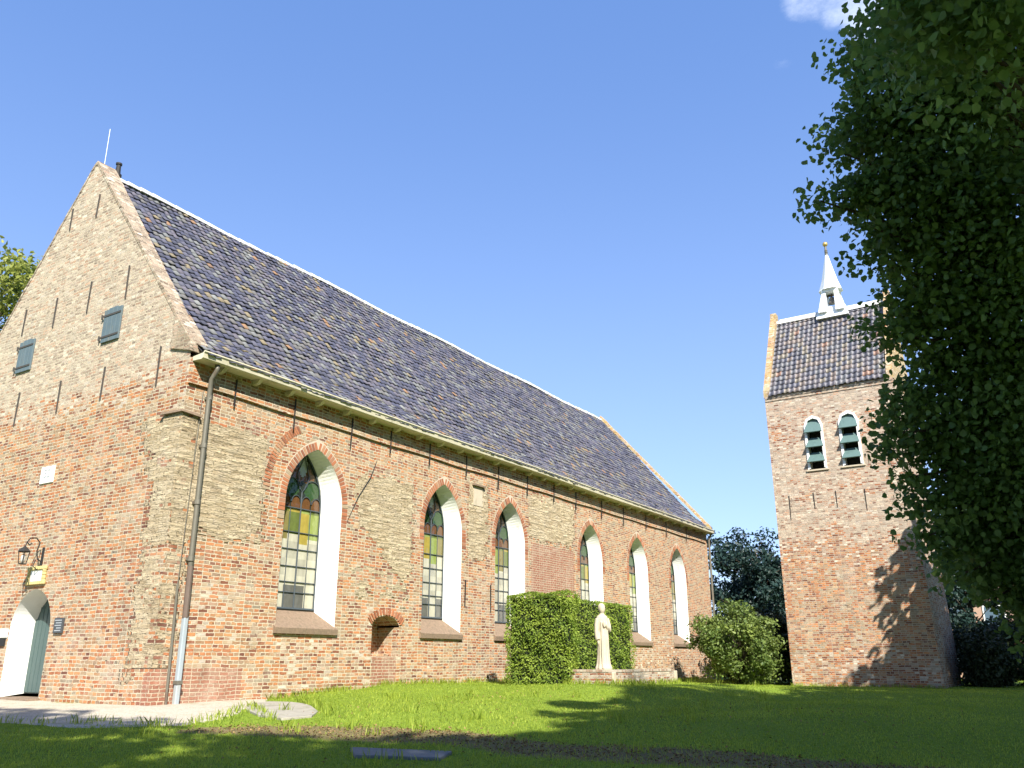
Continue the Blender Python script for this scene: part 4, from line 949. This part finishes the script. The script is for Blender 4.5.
def hedge(name, label, cuts, n, leaf, matr, seed):
    """clipped hedge: list of boxes (lo, hi) in world space, leaves on every face, a dark twiggy core"""
    rg = np.random.default_rng(seed); lo0, hi0 = np.array(cuts[0][0]), np.array(cuts[0][1]); base = np.array([(lo0[0] + hi0[0]) / 2, (lo0[1] + hi0[1]) / 2, lo0[2]])
    o = empty(name, label, 'hedge', tuple(base)); Ps = []; Ns = []; mb = MB()
    for lo, hi in cuts:
        lo, hi = np.array(lo) - base, np.array(hi) - base; sz = hi - lo
        mb.box(tuple(lo + .09), tuple(hi - .11))
        ar = np.array([sz[1] * sz[2]] * 2 + [sz[0] * sz[2]] * 2 + [sz[0] * sz[1]]); ar = ar / ar.sum()
        f = rg.choice(5, n, p=ar); P = lo + rg.random((n, 3)) * sz; N_ = np.zeros((n, 3))
        for k, (ax, side) in enumerate(((0, 0), (0, 1), (1, 0), (1, 1), (2, 1))):
            m2 = f == k; P[m2, ax] = hi[ax] if side else lo[ax]; N_[m2, ax] = 1 if side else -1
        und = .035 * np.sin(P[:, 0] * 5 + P[:, 2] * 4) + .035 * np.sin(P[:, 1] * 6 - P[:, 2] * 7 + 1)
        dep = rg.exponential(.032, n) - .02
        P = P - N_ * (dep + und)[:, None] + rg.normal(0, .015, (n, 3)); Ps.append(P); Ns.append(N_)
    mb.build('branches', M['soil'], o)
    P = np.concatenate(Ps); N_ = np.concatenate(Ns)
    tone = .5 + .3 * np.sin(P[:, 0] * 3 + P[:, 2] * 9) * np.sin(P[:, 1] * 4 + P[:, 2] * 5)
    leafcloud('foliage', P, N_ * .8 + np.array([0, 0, .45]), leaf, matr, o, aspect=.42, jitter=.55, seed=seed + 9, rnd=tone)
    return o


gh = gz1(10.5, -3)
hedge('clipped_hedge', 'front block of clipped green hedge left of the statue', [((10.1, -3.9, gh - .05), (10.62, -1.85, 2.66))], 13000, .085, M['hedge'], 21)
hedge('clipped_hedge', 'lower clipped green hedge standing directly behind the statue', [((10.66, -3.05, gh - .05), (16.1, -2.4, 2.62))], 20000, .085, M['hedge'], 22)
make_tree('round_bush', 'rounded leafy green bush at the church corner beside the tower', 'bush', (26.5, -3.1), (26.5, -3.2, 1.5), (1.95, 1.95, 1.7), 85, 15000, .15, M['bush'], .09, .5, seed=31, shell=.6, up=.7)
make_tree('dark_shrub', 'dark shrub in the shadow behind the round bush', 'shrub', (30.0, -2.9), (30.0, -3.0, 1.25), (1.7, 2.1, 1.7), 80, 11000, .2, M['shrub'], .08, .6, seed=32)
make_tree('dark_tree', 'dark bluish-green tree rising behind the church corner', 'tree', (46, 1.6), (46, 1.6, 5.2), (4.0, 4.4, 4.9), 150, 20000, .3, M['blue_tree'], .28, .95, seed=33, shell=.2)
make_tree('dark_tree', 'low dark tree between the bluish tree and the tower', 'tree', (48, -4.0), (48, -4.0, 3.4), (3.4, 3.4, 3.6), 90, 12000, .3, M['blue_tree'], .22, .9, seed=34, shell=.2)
make_tree('sunlit_tree', 'yellow-green sunlit tree showing left of the gable', 'tree', (4.0, 19.0), (4.0, 19.0, 11.5), (4.9, 4.9, 5.2), 150, 26000, .26, M['lime_tree'], .35, 1.1, seed=35)

# near linden on the right, its trunk just outside the view
ex = []
def px3(az, el, d): return (CAM[0] + d * math.cos(R(az)), CAM[1] + d * math.sin(R(az)), CAM[2] + d * math.tan(R(el)))
TIPS = [(3.9, 38.6, 6), (4.7, 37.2, 6.5), (6.4, 36.7, 9), (8.4, 36.3, 9.2), (8.0, 35.4, 9.3), (8.4, 34.1, 9.4), (8.4, 33.0, 9.4), (11.0, 31.8, 9.5), (10.1, 31.0, 9.5), (9.4, 29.2, 9.5), (11.5, 28.0, 9.5), (9.6, 27.4, 9.5), (8.9, 26.2, 9.6), (9.1, 24.8, 9.7), (8.0, 23.5, 9.8), (7.3, 22.1, 9.8), (7.7, 21.6, 9.9), (9.0, 20.1, 10), (8.6, 19.3, 10), (7.4, 17.5, 10.2), (8.6, 16.1, 10.3), (9.1, 14.4, 10.4), (9.4, 13.5, 10.4), (9.2, 12.2, 10.5), (8.6, 10.5, 10.6), (9.0, 9.0, 10.8), (8.4, 7.6, 11), (7.7, 6.9, 11.2), (7.1, 5.2, 11.5), (5.8, 5.0, 11.8), (5.1, 3.4, 12), (3.6, 2.7, 12), (2.9, 1.1, 12)]   # ends of the outer sprays, seen as bearing, height angle and distance
er = []
for az, el, d in TIPS:
    for da, de, dd, r_ in ((1.6 + random.uniform(-.5, .5), random.uniform(-.5, .5), .1, .46), (2.7, random.uniform(-.6, .6), .5, .5), (4.2, .3, .3, .72), (6.2, -.3, .5, .9), (8.6, .2, .4, .95)):
        k_ = 10 / d if d > 8 else 1.0
        ex.append(px3(az - da * k_, el + de, d + dd)); er.append(r_)
for az, el, d in ((2.6, 35.5, 7.5), (1.0, 37.2, 6.5), (-1.0, 37, 6), (-2.5, 34, 6.5), (0, 2.2, 12), (-1.5, 3, 12), (0.5, 5.5, 11.5), (-1, 8, 11.5)):
    ex.append(px3(az, el, d)); er.append(1.0)
make_tree('linden_tree', 'big dark leafy linden filling the right edge of the view', 'tree', (2.2, -18.6), (1.9, -18.2, 8.3), (3.6, 3.6, 6.2), 190, 210000, .078, M['linden'], .38, .80, seed=41, extra=ex, extra_r=er, heart=True, aspect=.84, shell=.35, up=.55, flat=.7, droop=.8)

# shrubs and trees right of the tower, a house beyond
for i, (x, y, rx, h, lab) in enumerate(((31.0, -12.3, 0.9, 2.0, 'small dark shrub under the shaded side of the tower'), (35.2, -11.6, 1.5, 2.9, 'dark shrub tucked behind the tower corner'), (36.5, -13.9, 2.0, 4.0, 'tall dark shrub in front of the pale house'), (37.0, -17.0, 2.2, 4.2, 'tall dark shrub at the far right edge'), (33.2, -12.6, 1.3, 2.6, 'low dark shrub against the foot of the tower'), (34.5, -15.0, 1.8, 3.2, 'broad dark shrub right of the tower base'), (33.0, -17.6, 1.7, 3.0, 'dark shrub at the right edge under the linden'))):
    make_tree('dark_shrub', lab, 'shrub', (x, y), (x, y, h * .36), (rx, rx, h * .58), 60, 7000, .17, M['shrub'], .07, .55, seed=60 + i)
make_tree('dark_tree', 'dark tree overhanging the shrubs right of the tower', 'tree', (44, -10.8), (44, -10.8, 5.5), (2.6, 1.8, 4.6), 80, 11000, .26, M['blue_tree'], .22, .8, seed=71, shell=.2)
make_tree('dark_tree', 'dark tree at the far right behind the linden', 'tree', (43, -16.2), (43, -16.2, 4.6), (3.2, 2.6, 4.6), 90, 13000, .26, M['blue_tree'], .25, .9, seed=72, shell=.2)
house = empty('house', 'pale house with white corner and tiled roof glimpsed through the trees', 'house', (58, -12.2, -.4))
M['house_wall'] = plain('house_brick', (0.42, 0.27, 0.20), 0.9, 0.15, 8); M['house_roof'] = plain('house_roof', (0.16, 0.09, 0.07), 0.8, 0.2, 6); M['pane'] = plain('window_pane', (0.10, 0.15, 0.2), 0.1, 0.1, 4, spec=0.6)
mb = MB(); mb.box((0, -5, 0), (8, 5, 5.2)); mb.build('wall', M['house_wall'], house)
mb = MB(); mb.add([(-.3, -5.3, 5.2), (8.3, -5.3, 5.2), (8.3, 5.3, 5.2), (-.3, 5.3, 5.2), (-.3, 0, 9), (8.3, 0, 9)], [(0, 1, 5, 4), (2, 3, 4, 5), (0, 4, 3), (1, 2, 5), (3, 2, 1, 0)]); mb.build('roof', M['house_roof'], house)
for y, z in ((3.4, 3.4), (1.2, 3.4), (-1.6, 3.4), (3.4, .8), (1.2, .8), (-1.6, .8)):
    mb = MB(); mb.box((-.06, y - .7, z), (-.003, y + .7, z + 1.5)); f_ = mb.build('window', M['white_paint'], house)
    mb = MB(); mb.box((-.07, y - .6, z + .1), (-.061, y + .6, z + 1.4)); mb.build('pane', M['pane'], f_)
mb = MB(); mb.box((-.09, 4.6, 0), (-.02, 5.1, 5.2)); mb.build('corner_board', M['white_paint'], house)

# trees of the churchyard behind the photographer, whose shade lies on the lawn
M['shade_leaf'] = M['linden']
SH = [((-18.8, -12.6), 12.8, 5.8, 5.6), ((-16.2, -22.4), 12.1, 5.6, 5.8), ((-4.6, -24.4), 13.2, 6.0, 6.2), ((8.5, -22.4), 10.2, 5.4, 5.4), ((15.0, -21.5), 9.8, 5.2, 5.4), ((25.1, -18.3), 7.2, 5.2, 5.7), ((-26.5, -6.0), 11.5, 5.8, 5.4), ((-12.9, -25.6), 13.0, 5.2, 5.8), ((-19.3, -19.2), 12.3, 5.8, 5.6)]
shade_names = ['tall churchyard tree behind and left of the viewer', 'tall churchyard tree directly behind the viewer', 'churchyard tree behind the linden', 'churchyard tree right of the linden', 'churchyard tree near the edge of the lawn', 'dark churchyard tree south of the tower', 'churchyard tree far left of the viewer', 'slim churchyard tree behind the viewer', 'leafy churchyard tree in the middle of the row behind the viewer']
TB = [(25.3, Y - 3.3, z + 3.44) for Y, z in ((-9.3, 0.6), (-9.6, 1.6), (-10.0, 2.6), (-10.3, 3.6), (-10.7, 4.6), (-10.4, 1.2), (-10.8, 3.0))]
for i, ((x, y), hc, a_, b_) in enumerate(SH):
    make_tree('churchyard_tree', shade_names[i], 'tree', (x, y), (x, y, hc), (a_, a_, b_), 170, 24000, .46, M['linden'], .4, 1.05, seed=80 + i, group='churchyard trees around the lawn', shell=.25, extra=TB if i == 5 else ())

# ------------------------------------------------------------------ memorial: low wall, pedestal, statue
def gw(x, y): return gz1(x, y) - .15
mem = empty('memorial_wall', 'low pale brick garden wall around the foot of the statue', 'wall', (10.4, -4.86, gz1(10.4, -4.86)))
bz = gz1(10.4, -5.2)
mb = MB(); mb.box((-.14, -.14, -.2), (.14, 1.1, .30)); o = mb.build('side_wall', M['low_brick'], mem)
mb = MB(); mb.box((.145, -.13, -.25), (4.35, .13, .29)); mb.build('front_wall', M['low_brick'], mem)
mb = MB(); mb.box((4.353, -.15, -.3), (4.55, .15, .30)); mb.build('end_block', M['stone'], mem, bevel=.015)
mb = MB(); mb.box((-.02, -.2, -.3), (.17, -.143, .30)); mb.build('corner_stone', M['stone'], mem, bevel=.015)
mb = MB()
for k in range(43): mb.box((.15 + k * .096, -.145, .293), (.238 + k * .096, .145, .355), random.random())
for k in range(12): mb.box((-.155, -.13 + k * .096, .303), (.155, -.042 + k * .096, .362), random.random())
M['cope_brick'] = facemat('cope_brick', [(0, (0.42, 0.34, 0.26)), (0.3, (0.36, 0.26, 0.19)), (0.6, (0.46, 0.40, 0.32)), (0.85, (0.30, 0.20, 0.15))], 0.9, 0.2, 90, 0.006)
mb.build('wall_cope', M['cope_brick'], mem, attr='rnd')
ped = empty('pedestal', 'pale stone pedestal behind the corner of the low wall', 'pedestal', (10.98, -4.48, gz1(11, -4.48)))
mb = MB(); mb.box((-.36, -.34, -.1), (.36, .34, .28)); mb.build('plinth', M['stone'], ped, bevel=.02)
mb = MB(); mb.box((-.30, -.28, .283), (.30, .28, .36)); mb.build('top_slab', M['stone'], ped, bevel=.015)

sbm = bmesh.new()
def blob(c, r, rot=None, seg=20):
    mx = Matrix.Translation(c) @ (rot.to_4x4() if rot else Matrix.Identity(4)) @ Matrix.Diagonal((*r, 1))
    bmesh.ops.create_uvsphere(sbm, u_segments=seg, v_segments=seg // 2 + 2, radius=1, matrix=mx)
def limb(pts, rad, n=12):
    mb = MB(); mb.tube(pts, rad, n); vs = [sbm.verts.new(v_) for v_ in mb.v]
    for f in mb.f: sbm.faces.new([vs[i] for i in f])
# robe loft: z, half width (y), half depth (x), x shift ; statue faces -x (local), towards the lawn's west
prof = [(0, .33, .27, 0), (.05, .34, .28, 0), (.16, .285, .235, 0), (.4, .245, .205, 0), (.7, .235, .195, -.005), (.92, .235, .19, -.01), (1.08, .22, .175, 0), (1.25, .235, .175, .005), (1.38, .25, .165, .01), (1.45, .22, .145, .01), (1.50, .12, .10, .01), (1.55, .075, .08, .0)]
n = 40; vv = []
for z, a_, b_, sx in prof:
    row = []
    for k in range(n):
        q = 2 * math.pi * k / n; fold = 1 + (0.055 * math.sin(9 * q + 1.2 * z) + 0.03 * math.sin(15 * q + 2)) * max(0, min(1, (1.1 - z) * 1.2))
        row.append(sbm.verts.new((sx + b_ * fold * math.cos(q), a_ * fold * math.sin(q), z)))
    vv.append(row)
for r0, r1 in zip(vv[:-1], vv[1:]):
    for k in range(n): sbm.faces.new((r0[k], r0[(k + 1) % n], r1[(k + 1) % n], r1[k]))
sbm.faces.new(vv[0][::-1]); sbm.faces.new(vv[-1])
blob((-.015, 0, 1.665), (.115, .135, .145)); blob((.02, 0, 1.69), (.12, .155, .135)); blob((-.10, 0, 1.655), (.025, .016, .035)); blob((-.085, 0, 1.60), (.022, .03, .012)); blob((-.07, 0, 1.565), (.03, .035, .022)); blob((-.085, 0, 1.70), (.02, .06, .014))
for s in (-1, 1): blob((.0, s * .08, 1.655), (.022, .014, .033)); blob((-.092, s * .032, 1.678), (.008, .014, .007))
blob((.04, 0, 1.60), (.075, .085, .10))                                        # hair at the nape
limb([(0, .22, 1.38), (-.01, .275, 1.2), (-.03, .285, 1.02), (-.07, .27, .86), (-.09, .262, .80)], [.085, .08, .085, .10, .09]); limb([(-.09, .262, .82), (-.10, .262, .72)], [.04, .03])
limb([(0, -.22, 1.38), (-.03, -.28, 1.2), (-.09, -.25, 1.08), (-.17, -.13, 1.16), (-.20, -.05, 1.24)], [.085, .08, .085, .075, .05])
for k in range(4):
    limb([(-.20, -.05 + .0 * k, 1.235 + .017 * k - .02), (-.235, -.01, 1.25 + .017 * k - .02), (-.225, .03 - .005 * abs(k - 1), 1.255 + .017 * k - .02)], [.012, .011, .009], 8)
    limb([(-.10 + .014 * k - .02, .262, .73), (-.105 + .015 * k - .02, .258, .68), (-.10 + .015 * k - .02, .25, .645 + .006 * abs(k - 1))], [.012, .011, .009], 8)
limb([(-.20, -.04, 1.27), (-.225, -.01, 1.31), (-.23, .01, 1.315)], [.013, .012, .01], 8); limb([(-.12, .25, .74), (-.14, .24, .70)], [.013, .01], 8)
blob((-.22, .02, 1.24), (.03, .07, .10))                                       # the book held to the chest
for k, y in enumerate((-.12, .0, .12)): limb([(-.15, y, 1.3), (-.18, y * 1.1, .8), (-.21, y * 1.25, .2), (-.24, y * 1.3, .04)], [.03, .032, .03, .03])
me = bpy.data.meshes.new('statue'); sbm.to_mesh(me); sbm.free(); me.materials.append(M['stone'])
st = bpy.data.objects.new('statue', me); COL.objects.link(st)
rm = st.modifiers.new('remesh', 'REMESH'); rm.mode = 'VOXEL'; rm.voxel_size = .013; rm.use_smooth_shade = True
sm = st.modifiers.new('smooth', 'SMOOTH'); sm.factor = .5; sm.iterations = 2
st.location = (10.98, -4.48, gz1(11, -4.48) + .355); st.rotation_euler = (0, 0, R(50)); st.scale = (0.86, 0.68, 0.98)
tag(st, 'pale stone statue of a robed standing figure before the hedge', 'statue')

# ------------------------------------------------------------------ grass and fallen leaves
def ground_z(x, y): return gz(x, y) + 0.012 * np.sin(x * 1.3) * np.cos(y * 1.7)


def grass(n, dmin, dmax, hgt, wid, seed):
    rg = np.random.default_rng(seed)
    d = dmin * (dmax / dmin) ** rg.random(n); az = YAW + rg.uniform(-R(39), R(39), n)
    x = CAM[0] + d * np.cos(az); y = CAM[1] + d * np.sin(az)
    ok = (poly_sd(x, y, PATH) < -.02 + rg.normal(0, .1, n)) & ~((x > -.02) & (x < L + .1) & (y > -.03)) & ~((x > TX - .03) & (x < 34.2) & (y > TY0 - .05) & (y < TY1 + .05))
    ok &= ~((x > 10.2) & (x < 15.0) & (y > -5.1) & (y < -3.0)); ok &= rg.random(n) > .80 * litter_w(x, y)
    for poly in (GRAVE, PAVE): ok &= poly_sd(x, y, poly) < .01
    x, y, d = x[ok], y[ok], d[ok]; n = len(x); z = ground_z(x, y) - .005
    patch = .5 + .5 * np.sin(x * 1.1 + 2 * np.sin(y * .7)) * np.sin(y * 1.3 + np.sin(x * .9))
    h = hgt * rg.uniform(.45, 1.2, n) * (.75 + .5 * patch); sc = np.clip(d / 11, .8, 3.2) ** .75; a = rg.uniform(0, 6.283, n); ln = rg.uniform(.1, .9, n) * h
    wx, wy = np.cos(a) * wid * sc, np.sin(a) * wid * sc; b = a + rg.uniform(.8, 2.4, n); lx_, ly_ = np.cos(b) * ln, np.sin(b) * ln
    V = np.stack([np.stack([x - wx, y - wy, z], 1), np.stack([x + wx, y + wy, z], 1), np.stack([x + wx * .7 + lx_ * .4, y + wy * .7 + ly_ * .4, z + h * .6], 1), np.stack([x + lx_, y + ly_, z + h], 1), np.stack([x - wx * .7 + lx_ * .4, y - wy * .7 + ly_ * .4, z + h * .6], 1)], 1).reshape(-1, 3)
    F_ = np.arange(n)[:, None] * 5 + np.array([[0, 1, 2, 3, 4]])
    return V, F_, np.clip(.25 + .45 * patch + rg.normal(0, .2, n), 0, 1)


V, F_, r_ = grass(380000, 4.8, 48, .040, .0042, 5)


def tufts(pts, seed):
    """longer ungrazed grass where the mower does not reach"""
    rg = np.random.default_rng(seed); pts = np.array(pts); n = len(pts); h = rg.uniform(.05, .20, n); a = rg.uniform(0, 6.283, n); b = a + rg.uniform(.8, 2.4, n); ln = rg.uniform(.1, .7, n) * h
    x, y = pts.T; z = ground_z(x, y) - .01; wd = .006 * rg.uniform(.7, 1.6, n); ax, ay = np.cos(a) * wd, np.sin(a) * wd; bx, by = np.cos(b) * ln, np.sin(b) * ln
    V = np.stack([np.stack([x - ax, y - ay, z], 1), np.stack([x + ax, y + ay, z], 1), np.stack([x + ax * .7 + bx * .4, y + ay * .7 + by * .4, z + h * .6], 1), np.stack([x + bx, y + by, z + h], 1), np.stack([x - ax * .7 + bx * .4, y - ay * .7 + by * .4, z + h * .6], 1)], 1).reshape(-1, 3)
    return V, np.arange(n)[:, None] * 5 + np.array([[0, 1, 2, 3, 4]]), np.clip(rg.normal(.55, .25, n), 0, 1)


rt = np.random.default_rng(77); tp = []
def along(p, q, n, wd=.10):
    k = rt.random(n); cl_ = (np.sin(k * 37) + np.sin(k * 91 + 1)) > rt.uniform(-2.2, 1.0, n); k = k[cl_]; p, q = np.array(p), np.array(q); d = (q - p) / np.linalg.norm(q - p); tp.extend(list(p + (q - p) * k[:, None] + np.array([d[1], -d[0]]) * (np.sign(wd) * np.abs(rt.normal(0, abs(wd), len(k))))[:, None]))
along((3.0, -.02), (31.5, -.02), 5200); along((10.0, -3.8), (10.25, -5.0), 300); along((10.25, -5.03), (14.95, -5.03), 900); along((27.9, -4.9), (27.9, -10.9), 1200, .12)
along((.6, -4.3), (2.1, -1.9), 350, .12); along((-.3, -4.0), (1.1, -1.7), 300, -.1); along((-3.2, 0), (-1.7, -3.3), 260, .2); along((-1.7, -3.3), (.2, -2.3), 260, .2); along((-1.9, -7.2), (-1.5, -8.55), 40, .06); along((-2.55, -7.8), (-2.1, -8.8), 30, .03)
for k in range(70):
    c_ = np.array([rt.uniform(-3, 16), rt.uniform(-11, -1)]); tp.extend(list(c_ + rt.normal(0, .09, (26, 2))))
tp = [p for p in tp if not (10.2 < p[0] < 15 and -5.03 < p[1] < -1.7) and not (-.02 < p[0] < L and p[1] > -.015)]
V2, F2, r2 = tufts(tp, 6); F_ = np.concatenate([F_, F2 + len(V)]); V = np.concatenate([V, V2]); r_ = np.concatenate([r_, r2])
tag(npmesh('grass', V, F_, M['grass'], fattrs={'rnd': r_}), 'short green lawn grass in front of the church', 'grass', kind='stuff')
rg = np.random.default_rng(12); n = 30000
x = rg.uniform(-4.5, 9, n); y = rg.uniform(-14, -3.5, n); k = (rg.random(n) < litter_w(x, y) ** 1.5 * .8 + .02) & (poly_sd(x, y, PATH) < .4); x, y = x[k], y[k]
P = np.stack([x, y, ground_z(x, y) + rg.uniform(.008, .035, len(x))], 1)
tag(leafcloud('fallen_leaves', P, np.tile([0, 0, 1.0], (len(P), 1)), .045, M['dry'], jitter=.35, seed=13, fold=.5), 'brown fallen leaves strewn along the lawn edge', 'leaves', kind='stuff')
